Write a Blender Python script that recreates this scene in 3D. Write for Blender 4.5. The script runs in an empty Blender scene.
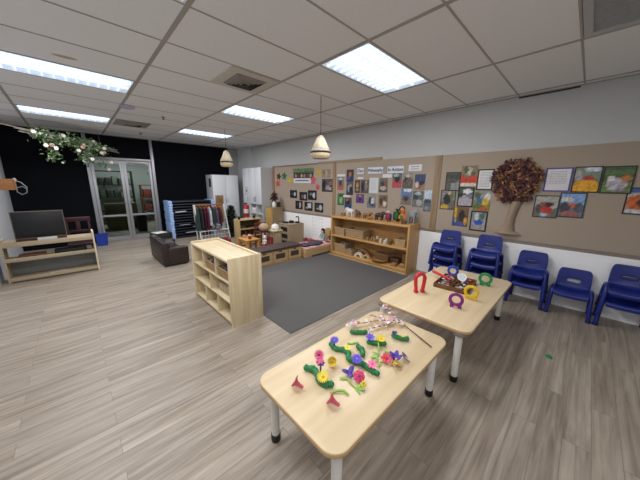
import bpy, bmesh, math, random
from mathutils import Vector, Matrix
SC = bpy.context.scene
COL = SC.collection
PI = math.pi
H, CE, W, B, LX, NY = 1.53, 2.685, 4.42, 8.55, -0.97, -1.7      # eye height, ceiling, walls

# ------------------------------------------------------------ helpers
def lin(h, a=1.0):
    h = h.lstrip('#')
    v = [int(h[i:i+2], 16)/255 for i in (0, 2, 4)]
    return tuple((c/12.92 if c <= .04045 else ((c+.055)/1.055)**2.4) for c in v) + (a,)

def new_mat(name):
    m = bpy.data.materials.new(name); m.use_nodes = True
    nt = m.node_tree
    return m, nt, nt.nodes['Principled BSDF']

_mc = {}
def plain(hexcol, rough=.5, metal=0., var=.06, scale=30., bump=0., name=None, spec=.5):
    key = (hexcol, rough, metal, var, scale, bump, spec)
    if key in _mc: return _mc[key]
    m, nt, b = new_mat(name or 'plain_' + hexcol.strip('#'))
    c = lin(hexcol)
    tc = nt.nodes.new('ShaderNodeTexCoord')
    n = nt.nodes.new('ShaderNodeTexNoise'); n.inputs['Scale'].default_value = scale; n.inputs['Detail'].default_value = 3
    nt.links.new(tc.outputs['Object'], n.inputs['Vector'])
    r = nt.nodes.new('ShaderNodeValToRGB')
    r.color_ramp.elements[0].color = tuple(x*(1-var) for x in c[:3]) + (1,)
    r.color_ramp.elements[1].color = tuple(min(1, x*(1+var)) for x in c[:3]) + (1,)
    r.color_ramp.elements[0].position = .3; r.color_ramp.elements[1].position = .7
    nt.links.new(n.outputs['Fac'], r.inputs['Fac']); nt.links.new(r.outputs['Color'], b.inputs['Base Color'])
    b.inputs['Roughness'].default_value = rough; b.inputs['Metallic'].default_value = metal
    b.inputs['Specular IOR Level'].default_value = spec
    if bump:
        bp = nt.nodes.new('ShaderNodeBump'); bp.inputs['Strength'].default_value = bump; bp.inputs['Distance'].default_value = .01
        nt.links.new(n.outputs['Fac'], bp.inputs['Height']); nt.links.new(bp.outputs['Normal'], b.inputs['Normal'])
    _mc[key] = m
    return m

def wood(c1, c2, axis='x', rough=.45, sc=1.0, name='wood'):
    key = (c1, c2, axis, rough, sc)
    if key in _mc: return _mc[key]
    m, nt, b = new_mat(name)
    tc = nt.nodes.new('ShaderNodeTexCoord'); mp = nt.nodes.new('ShaderNodeMapping')
    s = {'x': (1.5, 22, 22), 'y': (22, 1.5, 22), 'z': (22, 22, 1.5)}[axis]
    mp.inputs['Scale'].default_value = tuple(k*sc for k in s)
    n = nt.nodes.new('ShaderNodeTexNoise'); n.inputs['Scale'].default_value = 1.; n.inputs['Detail'].default_value = 5; n.inputs['Distortion'].default_value = .6
    r = nt.nodes.new('ShaderNodeValToRGB')
    r.color_ramp.elements[0].color = lin(c1); r.color_ramp.elements[1].color = lin(c2)
    r.color_ramp.elements[0].position = .32; r.color_ramp.elements[1].position = .68
    nt.links.new(tc.outputs['Object'], mp.inputs['Vector']); nt.links.new(mp.outputs['Vector'], n.inputs['Vector'])
    nt.links.new(n.outputs['Fac'], r.inputs['Fac']); nt.links.new(r.outputs['Color'], b.inputs['Base Color'])
    b.inputs['Roughness'].default_value = rough
    _mc[key] = m
    return m

def emis(hexcol, strength, name):
    m, nt, b = new_mat(name)
    b.inputs['Base Color'].default_value = lin(hexcol)
    b.inputs['Emission Color'].default_value = lin(hexcol); b.inputs['Emission Strength'].default_value = strength
    return m

class MB:
    """collects shapes, becomes ONE mesh object"""
    def __init__(s): s.bm = bmesh.new(); s.mi = 0
    def _faces(s, vs, fs):
        v = [s.bm.verts.new(p) for p in vs]
        out = []
        for f in fs:
            try:
                q = s.bm.faces.new([v[i] for i in f]); q.material_index = s.mi; out.append(q)
            except ValueError: pass
        return v, out
    def box(s, x0, x1, y0, y1, z0, z1, bev=0., rot=None, seg=2):
        x0, x1 = min(x0, x1), max(x0, x1); y0, y1 = min(y0, y1), max(y0, y1); z0, z1 = min(z0, z1), max(z0, z1)
        vs = [Vector((x, y, z)) for z in (z0, z1) for x, y in ((x0, y0), (x1, y0), (x1, y1), (x0, y1))]
        if rot is not None:
            c = Vector(((x0+x1)/2, (y0+y1)/2, (z0+z1)/2)); vs = [c + rot @ (p-c) for p in vs]
        v, f = s._faces(vs, [(3, 2, 1, 0), (4, 5, 6, 7), (0, 1, 5, 4), (1, 2, 6, 5), (2, 3, 7, 6), (3, 0, 4, 7)])
        if bev:
            es = {e for q in f for e in q.edges}
            r = bmesh.ops.bevel(s.bm, geom=list(es), offset=bev, segments=seg, affect='EDGES', profile=.5)
            for q in r['faces']: q.material_index = s.mi
        return s
    def loops(s, rings, caps=True, closed=True):
        vs = [[s.bm.verts.new(p) for p in r] for r in rings]
        n = len(rings[0])
        for a, b in zip(vs, vs[1:]):
            for i in range(n if closed else n-1):
                j = (i+1) % n
                try:
                    q = s.bm.faces.new((a[i], a[j], b[j], b[i])); q.material_index = s.mi
                except ValueError: pass
        if caps:
            for r in (vs[0][::-1], vs[-1]):
                try:
                    q = s.bm.faces.new(r); q.material_index = s.mi
                except ValueError: pass
        return s
    def tube(s, pts, r, n=8, closed=False):
        pts = [Vector(p) for p in pts]; m = len(pts)
        rs = r if isinstance(r, (list, tuple)) else [r]*m
        rings = []; up = None
        for i, p in enumerate(pts):
            if closed: t = pts[(i+1) % m] - pts[i-1]
            else: t = pts[min(i+1, m-1)] - pts[max(i-1, 0)]
            t.normalize()
            if up is None:
                up = Vector((0, 0, 1)) if abs(t.z) < .9 else Vector((1, 0, 0))
            u = (up - t*up.dot(t)).normalized(); up = u; w = t.cross(u)
            rings.append([p + (u*math.cos(a) + w*math.sin(a))*rs[i] for a in (2*PI*k/n for k in range(n))])
        if closed: rings.append(rings[0]); return s.loops(rings, caps=False)
        return s.loops(rings)
    def cyl(s, p0, p1, r0, r1=None, n=16): return s.tube([p0, p1], [r0, r0 if r1 is None else r1], n)
    def lathe(s, prof, c=(0, 0, 0), n=24, caps=True, rot=None):
        c = Vector(c)
        R = rot or Matrix.Identity(3)
        return s.loops([[c + R @ Vector((r*math.cos(a), r*math.sin(a), z)) for a in (2*PI*k/n for k in range(n))] for r, z in prof], caps)
    def ell(s, c, r, n=14, m=8, rot=None):
        c = Vector(c); R = rot or Matrix.Identity(3)
        if not isinstance(r, (tuple, list)): r = (r, r, r)
        rings = []
        for j in range(m+1):
            t = PI*j/m; sn, cs = max(math.sin(t), .02), math.cos(t)
            rings.append([c + R @ Vector((r[0]*sn*math.cos(a), r[1]*sn*math.sin(a), -r[2]*cs)) for a in (2*PI*k/n for k in range(n))])
        return s.loops(rings)
    def prism(s, poly, o, U, V, T):
        o, U, V, T = map(Vector, (o, U, V, T))
        a = [o + U*u + V*v for u, v in poly]
        return s.loops([a, [p+T for p in a]])
    def slab(s, x0, x1, y0, y1, z0, z1, r, e=.008, n=8):
        def ring(ins, z):
            out = []
            for cx, cy, a0 in ((x1-r, y1-r, 0), (x0+r, y1-r, PI/2), (x0+r, y0+r, PI), (x1-r, y0+r, 1.5*PI)):
                for k in range(n+1):
                    a = a0 + PI/2*k/n
                    out.append((cx + (r-ins)*math.cos(a), cy + (r-ins)*math.sin(a), z))
            return out
        return s.loops([ring(e, z0), ring(e*.3, z0+e*.3), ring(0, z0+e), ring(0, z1-e), ring(e*.3, z1-e*.3), ring(e, z1)])
    def quad(s, a, b, c, d): s._faces([a, b, c, d], [(0, 1, 2, 3)]); return s
    def leaf(s, c, d, nrm, l, w):
        c, d, nrm = Vector(c), Vector(d).normalized(), Vector(nrm)
        sd = d.cross(nrm)
        if sd.length < 1e-4: sd = d.orthogonal()
        sd.normalize(); up = sd.cross(d)
        s._faces([c, c + d*l*.45 + sd*w/2 + up*l*.08, c + d*l, c + d*l*.45 - sd*w/2 + up*l*.08, c + d*l*.5],
                 [(0, 1, 4), (1, 2, 4), (2, 3, 4), (3, 0, 4)])
        return s
    def build(s, name, mat, parent=None, smooth=True, world=False, ang=38, remesh=0., solid=0., subsurf=0):
        bm = s.bm
        bmesh.ops.recalc_face_normals(bm, faces=bm.faces[:])
        if world and parent is not None:
            q = parent
            while q.parent: q = q.parent
            bmesh.ops.translate(bm, verts=bm.verts[:], vec=-q.location)
        if smooth:
            lim = math.radians(ang)
            for f in bm.faces: f.smooth = True
            for e in bm.edges:
                if len(e.link_faces) == 2 and e.calc_face_angle(0) > lim: e.smooth = False
        me = bpy.data.meshes.new(name); bm.to_mesh(me); bm.free()
        for m in (mat if isinstance(mat, (list, tuple)) else [mat]): me.materials.append(m)
        o = bpy.data.objects.new(name, me); COL.objects.link(o)
        if parent is not None: o.parent = parent
        if solid:
            k = o.modifiers.new('s', 'SOLIDIFY'); k.thickness = solid; k.offset = 0
        if remesh:
            k = o.modifiers.new('r', 'REMESH'); k.mode = 'VOXEL'; k.voxel_size = remesh; k.use_smooth_shade = True
            k = o.modifiers.new('m', 'SMOOTH'); k.iterations = 4; k.factor = .5
        if subsurf:
            k = o.modifiers.new('u', 'SUBSURF'); k.levels = subsurf; k.render_levels = subsurf
        return o

def tag(o, label, cat, group=None):
    o['label'] = label; o['category'] = cat
    if group: o['group'] = group
    return o
def thing(name, label, cat, loc=(0, 0, 0), group=None, rz=0.):
    o = bpy.data.objects.new(name, None); COL.objects.link(o)
    o.location = loc; o.rotation_euler = (0, 0, rz); o.empty_display_size = .05
    return tag(o, label, cat, group)
def struct(o): o['kind'] = 'structure'; return o
def stuff(o): o['kind'] = 'stuff'; return o
def dup(root, loc, rz=None, label=None, group=None):
    r = root.copy(); COL.objects.link(r); r.location = loc
    if rz is not None: r.rotation_euler = (0, 0, rz)
    if label: r['label'] = label
    if group: r['group'] = group
    for ch in list(root.children):
        c = ch.copy(); COL.objects.link(c); c.parent = r
        for g in list(ch.children):
            d = g.copy(); COL.objects.link(d); d.parent = c
    return r
def rotz(a): return Matrix.Rotation(a, 3, 'Z')
def basis(n):
    """rotation taking +Z to n"""
    return Vector((0, 0, 1)).rotation_difference(Vector(n).normalized()).to_matrix()

# ------------------------------------------------------------ materials
def floor_mat():
    m, nt, b = new_mat('vinyl_plank'); N = nt.nodes.new; L = nt.links.new
    tc = N('ShaderNodeTexCoord')
    br = N('ShaderNodeTexBrick'); br.offset = .37; br.offset_frequency = 2
    br.inputs['Scale'].default_value = 1; br.inputs['Brick Width'].default_value = 1.22; br.inputs['Row Height'].default_value = .125
    br.inputs['Mortar Size'].default_value = .0012; br.inputs['Mortar Smooth'].default_value = .3; br.inputs['Bias'].default_value = 0
    br.inputs['Color1'].default_value = (0, 0, 0, 1); br.inputs['Color2'].default_value = (1, 1, 1, 1); br.inputs['Mortar'].default_value = (.5, .5, .5, 1)
    L(tc.outputs['Object'], br.inputs['Vector'])
    # grain shifts from plank to plank
    sep = N('ShaderNodeSeparateColor'); L(br.outputs['Color'], sep.inputs['Color'])
    cmb = N('ShaderNodeCombineXYZ'); mul = N('ShaderNodeMath'); mul.operation = 'MULTIPLY'; mul.inputs[1].default_value = 37.
    L(sep.outputs[0], mul.inputs[0]); L(mul.outputs[0], cmb.inputs['Z'])
    add = N('ShaderNodeVectorMath'); add.operation = 'ADD'
    mp = N('ShaderNodeMapping'); mp.inputs['Scale'].default_value = (1.7, 27, 1)
    L(tc.outputs['Object'], mp.inputs['Vector']); L(mp.outputs['Vector'], add.inputs[0]); L(cmb.outputs['Vector'], add.inputs[1])
    g = N('ShaderNodeTexNoise'); g.inputs['Scale'].default_value = 1.; g.inputs['Detail'].default_value = 7; g.inputs['Roughness'].default_value = .62; g.inputs['Distortion'].default_value = .5
    L(add.outputs['Vector'], g.inputs['Vector'])
    mp2 = N('ShaderNodeMapping'); mp2.inputs['Scale'].default_value = (.9, 6, 1)
    L(tc.outputs['Object'], mp2.inputs['Vector'])
    add2 = N('ShaderNodeVectorMath'); add2.operation = 'ADD'; L(mp2.outputs['Vector'], add2.inputs[0]); L(cmb.outputs['Vector'], add2.inputs[1])
    g2 = N('ShaderNodeTexNoise'); g2.inputs['Scale'].default_value = 1.3; g2.inputs['Detail'].default_value = 4
    L(add2.outputs['Vector'], g2.inputs['Vector'])
    r = N('ShaderNodeValToRGB'); e = r.color_ramp.elements
    e[0].position = .29; e[0].color = lin('#564b40'); e[1].position = .7; e[1].color = lin('#beb4a4')
    k = e.new(.47); k.color = lin('#918679')
    L(g.outputs['Fac'], r.inputs['Fac'])
    r2 = N('ShaderNodeValToRGB'); e = r2.color_ramp.elements
    e[0].position = .32; e[0].color = lin('#8e8273'); e[1].position = .68; e[1].color = lin('#ada59b')
    L(g2.outputs['Fac'], r2.inputs['Fac'])
    mx = N('ShaderNodeMix'); mx.data_type = 'RGBA'; mx.inputs[0].default_value = .42
    L(r.outputs['Color'], mx.inputs['A']); L(r2.outputs['Color'], mx.inputs['B'])
    tint = N('ShaderNodeValToRGB'); e = tint.color_ramp.elements
    e[0].color = (.88, .87, .86, 1); e[1].color = (1.06, 1.05, 1.04, 1)
    L(sep.outputs[0], tint.inputs['Fac'])
    m2 = N('ShaderNodeMix'); m2.data_type = 'RGBA'; m2.blend_type = 'MULTIPLY'; m2.inputs[0].default_value = 1
    L(mx.outputs['Result'], m2.inputs['A']); L(tint.outputs['Color'], m2.inputs['B'])
    m3 = N('ShaderNodeMix'); m3.data_type = 'RGBA'; L(br.outputs['Fac'], m3.inputs[0]); L(m2.outputs['Result'], m3.inputs['A']); m3.inputs['B'].default_value = lin('#6a6258')
    L(m3.outputs['Result'], b.inputs['Base Color'])
    b.inputs['Roughness'].default_value = .42
    bp = N('ShaderNodeBump'); bp.inputs['Strength'].default_value = .08; bp.inputs['Distance'].default_value = .004
    L(g.outputs['Fac'], bp.inputs['Height']); L(bp.outputs['Normal'], b.inputs['Normal'])
    return m
def photo_mat():
    m, nt, b = new_mat('photo_print')
    a = nt.nodes.new('ShaderNodeVertexColor'); a.layer_name = 'Col'
    nt.links.new(a.outputs['Color'], b.inputs['Base Color']); b.inputs['Roughness'].default_value = .4
    return m
def glass_mat():
    m, nt, b = new_mat('door_glass')
    b.inputs['Base Color'].default_value = lin('#d6ddd9'); b.inputs['Roughness'].default_value = .02
    b.inputs['Transmission Weight'].default_value = 1.; b.inputs['IOR'].default_value = 1.05
    return m
FLOOR = floor_mat(); PHOTO = photo_mat(); GLASS = glass_mat()
CEIL = plain('#eaecef', .9, var=.025, scale=90, bump=.05, name='ceiling_tile')
GRID = plain('#a6a29c', .5, var=.02, name='ceiling_tee')
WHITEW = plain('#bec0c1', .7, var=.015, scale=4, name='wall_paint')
BLACKW = plain('#090b12', .9, var=.1, scale=5, name='black_wall_paint', spec=.15)
PINE = wood('#d0bb94', '#e4d5b4', 'z', .4, name='pale_pine'); PINEY = wood('#d0bb94', '#e4d5b4', 'y', .4, name='pale_pine_y'); PINEX = wood('#d0bb94', '#e4d5b4', 'x', .4)
HONEY = wood('#b98b52', '#d0a66c', 'y', .4, name='honey_wood'); HONEYZ = wood('#b98b52', '#d0a66c', 'z', .4)
MAPLE = wood('#d2bb95', '#e0cdab', 'x', .34, .5, name='maple_laminate'); EDGEB = wood('#bd9a6c', '#caaa7e', 'x', .4, name='maple_edge')
BIRCH = wood('#bf9f70', '#d2b588', 'x', .45, name='birch_ply')
ALU = plain('#a9aab0', .38, .55, .03, name='aluminium')
WMET = plain('#e6e6e4', .35, .0, .02, name='white_metal')
BLK = plain('#141414', .5, name='black_plastic'); DARK = plain('#241f1e', .55, name='dark_brown')
WPL = plain('#f0f0ee', .4, var=.02, name='white_plastic')
CHAIRB = plain('#162678', .36, var=.05, scale=14, name='blue_plastic')
HESS = plain('#a99b8c', .95, var=.09, scale=140, bump=.15, name='hessian')

# ------------------------------------------------------------ room shell
GX = [-1.655, -0.465, 0.73, 1.925, 3.12, 4.315, 5.5]
GY0, GS = 0.24, 0.605
def gy(k): return GY0 + GS*k
struct(MB().box(LX-.1, W+.1, NY-.1, B+.1, -.12, 0).build('floor', FLOOR, smooth=False))
LIGHTS = [(c, k) for k in (-2, 2, 6, 10) for c in (1, 3) if (c, k) != (3, -2)]              # column, row of each troffer; the unseen one behind the camera is added light
holes = set(LIGHTS) | {(3, -1)}
m = MB()
xs = [LX] + [x for x in GX if LX < x < W] + [W]
ys = sorted([NY, B] + [gy(k) for k in range(-4, 15) if NY < gy(k) < B])
for x0, x1 in zip(xs, xs[1:]):
    for y0, y1 in zip(ys, ys[1:]):
        c = max(i for i, g in enumerate(GX) if g <= x0+.01); r = round((y0-GY0)/GS)
        if (c, r) in holes and y0 > NY+.01: continue
        m.box(x0, x1, y0, y1, CE, CE+.03)
m.box(LX-.1, W+.1, NY-.1, B+.1, CE+.16, CE+.2)
struct(m.build('ceiling', CEIL, smooth=False))
m = MB()
for g in GX:
    if LX < g < W: m.box(g-.017, g+.017, NY, B, CE-.004, CE+.02)
for k in range(-3, 15):
    if NY < gy(k) < B:
        for x0, x1 in zip(xs, xs[1:]): m.box(x0+(.017 if x0 > LX else 0), x1-.017, gy(k)-.008, gy(k)+.008, CE-.003, CE+.018)
struct(m.build('trim_1', GRID, smooth=False))
m = MB(); m.box(W-.012, W, NY, B, CE-.014, CE); m.box(LX, W, B-.012, B, CE-.014, CE)
struct(m.build('trim_2', plain('#a8a49c', .6, name='cornice'), smooth=False))
struct(MB().box(W-.014, W-.0005, .27, .845, CE-.03, CE-.014).build('trim_3', BLK, smooth=False))
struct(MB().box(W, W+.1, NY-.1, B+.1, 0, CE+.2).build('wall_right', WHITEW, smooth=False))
struct(MB().box(LX-.1, LX, NY-.1, B+.1, 0, CE+.2).build('wall_left', plain('#b9bcc2', .7, var=.02, scale=4), smooth=False))
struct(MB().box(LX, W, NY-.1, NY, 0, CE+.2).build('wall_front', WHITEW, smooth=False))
m = MB(); m.box(LX, .34, B, B+.1, 0, CE+.2); m.box(1.76, 3.93, B, B+.1, 0, CE+.2); m.box(.34, 1.76, B, B+.1, 2.15, CE+.2)
m.mi = 1; m.box(3.93, W, B, B+.1, 0, CE+.2)
struct(m.build('wall_back', [BLACKW, plain('#9fa0a2', .7)], smooth=False))
struct(MB().box(4.27, W, 7.82, B, 0, CE).build('wall_corner', plain('#c9cacc', .7, var=.02), smooth=False))
# glazed double door in the black wall
d = bpy.data.objects.new('door_1', None); COL.objects.link(d); d.location = (1.05, B, 0); d['kind'] = 'structure'
m = MB()
for x in (.34, 1.69): m.box(x, x+.07, B-.04, B+.08, 0, CE-.015, .004)
m.box(.41, 1.69, B-.03, B+.07, 2.09, 2.15, .004)
m.build('door_frame', ALU, d, world=True)
for nm, x0, x1 in (('l', .415, 1.045), ('r', 1.055, 1.685)):
    m = MB()
    m.box(x0, x0+.062, B, B+.045, .02, 2.085, .003); m.box(x1-.062, x1, B, B+.045, .02, 2.085, .003)
    for z0, z1 in ((.02, .12), (.655, .7), (2.0, 2.085)): m.box(x0+.062, x1-.062, B, B+.045, z0, z1)
    lf = m.build('door_leaf', ALU, d, world=True)
    MB().box(x0+.062, x1-.062, B+.018, B+.024, .12, .655).box(x0+.062, x1-.062, B+.018, B+.024, .7, 2.0).build('pane', GLASS, lf, smooth=False, world=True)
    hx = 1.0 if nm == 'l' else 1.1
    MB().tube([(hx, B, 1.0), (hx, B-.05, 1.0), (hx-.09 if nm == 'l' else hx+.09, B-.05, 1.0)], .009).build('handle', plain('#777777', .3, .9), lf, world=True)
    if nm == 'r': MB().box(1.2, 1.55, B-.05, B, 2.02, 2.075, .005).build('door_closer', ALU, lf, world=True)

# the room seen through the glass
struct(MB().box(-1.5, 4.5, B+.1, 13.1, -.12, 0).build('floor_beyond', plain('#8b8a80', .4), smooth=False))
struct(MB().box(-1.5, 4.5, B+.1, 13.1, CE, CE+.1).build('ceiling_beyond', plain('#c8c8c4', .8), smooth=False))
m = MB(); m.box(-1.5, 4.5, 13, 13.1, 0, CE); m.box(-1.6, -1.5, B+.1, 13.1, 0, CE); m.box(4.5, 4.6, B+.1, 13.1, 0, CE)
struct(m.build('wall_beyond', plain('#b9bfbd', .8), smooth=False))
def far_shelf(name, label, x0, x1, y, z1, n, col, rows, seed):
    t = thing(name, label, 'shelf', (x0, y, 0))
    m = MB()
    for x in (x0, x1-.03): m.box(x, x+.03, y, y+.35, 0, z1)
    for i in range(n+1): m.box(x0+.03, x1-.03, y, y+.35, z1*i/n - (.03 if i else 0), z1*i/n + (0 if i else .03))
    m.build('carcass', plain(col, .6), t, smooth=False, world=True)
    rnd = random.Random(seed)
    return t
far_shelf('storage_shelf', 'dark shelf with green and black stock seen through the left door leaf', .4, 1.75, 12.2, 1.95, 4, '#2b3029', None, 1)
far_shelf('storage_shelf', 'brown shelf with reddish boxes seen through the right door leaf', 1.95, 2.9, 12.1, 1.45, 3, '#6b4a35', None, 2)
rnd = random.Random(5)
for i in range(12):
    x = .52 + (i % 6)*.2; z = (.4875, .975, 1.4625)[1 + i//6]
    tag(MB().box(x, x+.15, 12.22, 12.45, z, z+.2+.1*rnd.random(), .005).build('storage_box', plain(rnd.choice(['#3b4a38', '#242a24', '#4a5a4c', '#5f6a5c']), .6)), 'dark green storage box on the shelf behind the left door leaf', 'box', 'dark boxes in the room beyond')
for i in range(6):
    x = 2.02 + (i % 3)*.28; z = (.4833, .9667)[i//3]
    tag(MB().box(x, x+.24, 12.12, 12.4, z, z+.2+.12*rnd.random(), .005).build('storage_box', plain(rnd.choice(['#7d3a30', '#8a5a3c', '#59372a']), .6)), 'reddish brown box on the shelf behind the right door leaf', 'box', 'red boxes in the room beyond')
t = thing('green_sofa', 'olive green sofa in the room behind the left door leaf', 'sofa', (1.1, 10.6, 0))
MB().box(.7, 1.6, 10.4, 11.1, .05, .45, .04).build('seat', plain('#4c4e34', .8), t, world=True)
MB().box(.7, 1.6, 11.0, 11.2, .05, .85, .05).build('backrest', plain('#4c4e34', .8), t, world=True)
t = thing('waste_bin', 'dark bin behind the left door leaf', 'bin', (1.5, 9.9, 0))
MB().lathe([(.13, 0), (.16, .5), (.14, .5), (.12, .03)], (1.5, 9.9, 0)).build('body', BLK, t, world=True)
t = thing('hanging_lamp', 'dark dome lamp hanging in the room behind the right door leaf', 'lamp', (2.15, 10.8, 2.05))
MB().lathe([(.02, .2), (.06, .18), (.15, .08), (.19, 0), (.17, 0), (.05, .16)], (2.15, 10.8, 1.86)).build('shade', plain('#2a2d33', .5), t, world=True)
MB().cyl((2.15, 10.8, 2.05), (2.15, 10.8, CE), .006, n=6).build('cord', BLK, t, world=True)
t = thing('red_pillar_banner', 'narrow red panel standing behind the right door leaf', 'panel', (2.42, 11.7, 0))
MB().box(2.38, 2.46, 11.7, 11.74, 0, 1.9, .004).build('panel', plain('#8a2b30', .5), t, world=True)

# ------------------------------------------------------------ ceiling fittings
TUBE = emis('#cfe2fa', .56, 'light_panel')
t0 = thing('ceiling_light', 'recessed grid ceiling light above the front table', 'ceiling light', (0, 0, CE), 'recessed louvred ceiling lights')
w, dd = 1.195/2-.02, GS/2-.012
m = MB(); m.box(-w, w, -dd, -dd+.012, -.004, .1); m.box(-w, w, dd-.012, dd, -.004, .1); m.box(-w, -w+.012, -dd+.012, dd-.012, -.004, .1); m.box(w-.012, w, -dd+.012, dd-.012, -.004, .1)
m.build('frame', WMET, t0, smooth=False)
MB().box(-w+.012, w-.012, -dd+.012, dd-.012, .05, .1).build('lamp_panel', TUBE, t0, smooth=False)
m = MB()
for i in range(1, 12): x = -w + 2*w*i/12; m.box(x-.007, x+.007, -dd+.012, dd-.012, 0, .022)
for i in (1, 2): y = -dd + 2*dd*i/3; m.box(-w+.012, w-.012, y-.011, y+.011, -.001, .024)
m.build('louvre', emis('#e4efff', .62, 'louvre_blade'), t0, smooth=False)
LL = {(3, 2): 'recessed louvred ceiling light above the table with garden toys, second row from the window-less front',
      (1, 6): 'long recessed ceiling light beside the brown water stain', (1, 10): 'recessed ceiling light nearest the flower garland',
      (3, 6): 'recessed ceiling light just beyond the square air vent', (3, 10): 'recessed ceiling light farthest back, in front of the wardrobe',
      (1, 2): 'ceiling light at the top picture edge, only its corner showing', (1, -2): 'unseen ceiling light added behind the camera to brighten the room', (3, -2): 'ceiling light behind the camera on the photo wall side'}
LL[(3, 2)] = 'largest looking recessed ceiling light, above the wooden shelf and tables'
LAMP = bpy.data.lights.new('troffer_lamp', 'AREA'); LAMP.shape = 'RECTANGLE'; LAMP.size = 1.1; LAMP.size_y = .5; LAMP.energy = 22; LAMP.color = (1, .985, .97)
for i, (c, k) in enumerate([(3, 2)] + [q for q in LIGHTS if q != (3, 2)]):
    loc = ((GX[c]+GX[c+1])/2, gy(k)+GS/2, CE)
    lo = bpy.data.objects.new('troffer_lamp', LAMP); COL.objects.link(lo); lo.location = (loc[0], loc[1], CE-.008)
    if i == 0: t0.location = loc
    else: dup(t0, loc, label=LL[(c, k)])
# return air grille
t = thing('return_air_grille', 'grey slatted air grille in the ceiling by the top corner', 'air vent', (2.52, gy(-1)+GS/2, CE))
x0, x1, y0, y1 = 1.945, 3.1, gy(-1)+.012, gy(0)-.012
m = MB(); m.box(x0, x1, y0, y0+.05, -.006+CE, CE+.06); m.box(x0, x1, y1-.05, y1, CE-.006, CE+.06); m.box(x0, x0+.06, y0+.05, y1-.05, CE-.006, CE+.06); m.box(x1-.06, x1, y0+.05, y1-.05, CE-.006, CE+.06)
m.build('frame', plain('#b5b7ba', .5), t, smooth=False, world=True)
m = MB()
for i in range(46): x = x0+.06 + (x1-x0-.12)*(i+.5)/46; m.box(x-.004, x+.004, y0+.05, y1-.05, CE, CE+.02, rot=Matrix.Rotation(.5, 3, 'Y'))
m.build('slats', plain('#a3a5a9', .5), t, smooth=False, world=True)
MB().box(x0+.06, x1-.06, y0+.05, y1-.05, CE+.04, CE+.06).build('backing', plain('#5c5d60', .8), t, smooth=False, world=True)
# square diffuser and the far one
def diffuser(name, label, cx, cy, s, hexf):
    t = thing(name, label, 'air vent', (cx, cy, CE))
    m = MB(); a = s/2
    m.slab(-a, a, -a, a, -.012, 0, .01, .004, 2)
    m.build('plate', plain(hexf, .5), t)
    m = MB()
    for i in range(4):
        q = a*.62*(1-i*.24); z = -.014-.004*i
        for k in range(4):
            R = Matrix.Rotation(PI/2*k, 3, 'Z')
            p = [R @ Vector(v) for v in ((-q, -q, z), (q, -q, z), (q*.84, -q*.84, z-.02), (-q*.84, -q*.84, z-.02))]
            m.loops([[p[0], p[1], p[2], p[3]], [v+Vector((0, 0, .003)) for v in p]])
    m.build('vanes', plain('#8f8a84', .5), t, smooth=False)
    MB().box(-a*.62, a*.62, -a*.62, a*.62, -.0145, -.012).build('throat', plain('#1c1b1a', .8), t, smooth=False)
    return t
diffuser('air_diffuser', 'square air vent with dark slats in the middle of the ceiling', 1.62, gy(4)+GS/2, .575, '#c9c5be')
diffuser('air_diffuser', 'small far air vent beside the flower garland end of the ceiling', 1.06, gy(10)+GS/2, .56, '#928d86')
t = thing('smoke_detector', 'round pale lilac smoke detector on the ceiling', 'smoke detector', (.8, 5.16, CE-.004))
MB().lathe([(.10, 0), (.10, -.018), (.075, -.03), (.03, -.034)], (0, 0, 0)).build('body', plain('#b9b3cf', .4), t)
for (x, y), l in (((1.37, 5.51), 'sprinkler head on the ceiling nearer the smoke detector'), ((1.37, 7.6), 'sprinkler head on the ceiling nearer the black wall')):
    t = thing('sprinkler_head', l, 'sprinkler', (x, y, CE))
    MB().lathe([(.035, 0), (.03, -.008), (.012, -.01), (.01, -.04)], n=12).build('body', plain('#6f6a64', .4, .6), t)
    MB().lathe([(.022, -.04), (.022, -.044)], n=12).build('deflector', plain('#6f6a64', .4, .6), t)
tag(MB().ell((.13, 3.64, CE-.001), (.09, .035, .0015), 20, 6).build('water_stain', plain('#b5ab92', .9)), 'faint brown water stain spot on the ceiling tile', 'stain')

def lantern(label, x, y, zt, zb, R):
    t = thing('pendant_lantern', label, 'pendant lamp', (x, y, CE), 'woven lampshade pendants')
    hh = zt-zb
    p = lambda f: zb+hh*f-CE
    m = MB()
    m.lathe([(R*.36, p(1)), (R*.62, p(.72)), (R*.9, p(.44))], n=28, caps=False)
    m.build('shade', plain('#e8dcc0', .85, var=.18, scale=60, bump=.4), t, solid=.006)
    MB().lathe([(R*.9, p(.44)), (R*.97, p(.36)), (R*1., p(.34))], n=28, caps=False).build('lace_band', plain('#b7b2a6', .9, var=.3, scale=90), t, solid=.006)
    MB().lathe([(R*1.02, p(.34)), (R*1.02, p(.26))], n=28, caps=False).build('dark_band', plain('#2c2826', .8), t, solid=.008)
    m = MB(); m.lathe([(R*1., p(.26)), (R*.95, p(.1)), (R*.78, p(0)), (R*.3, p(-.0))], n=28, caps=False)
    m.build('lower_fringe', plain('#cbb898', .9, var=.25, scale=70, bump=.4), t, solid=.006)
    MB().cyl((0, 0, 0), (0, 0, p(1)), .0045, n=6).build('cord', BLK, t)
    MB().lathe([(.02, p(1)+.03), (R*.36, p(1)+.004), (R*.36, p(1)-.004), (.02, p(1))], n=20).build('cap', plain('#cfc4ad', .7), t)
    return t
lantern('cream woven pendant lampshade hanging over the grey rug', 2.59, 2.70, 2.16, 1.885, .134)
lantern('cream woven pendant lampshade hanging far back by the white wardrobe', 2.58, 5.70, 2.215, 1.90, .134)

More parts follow.
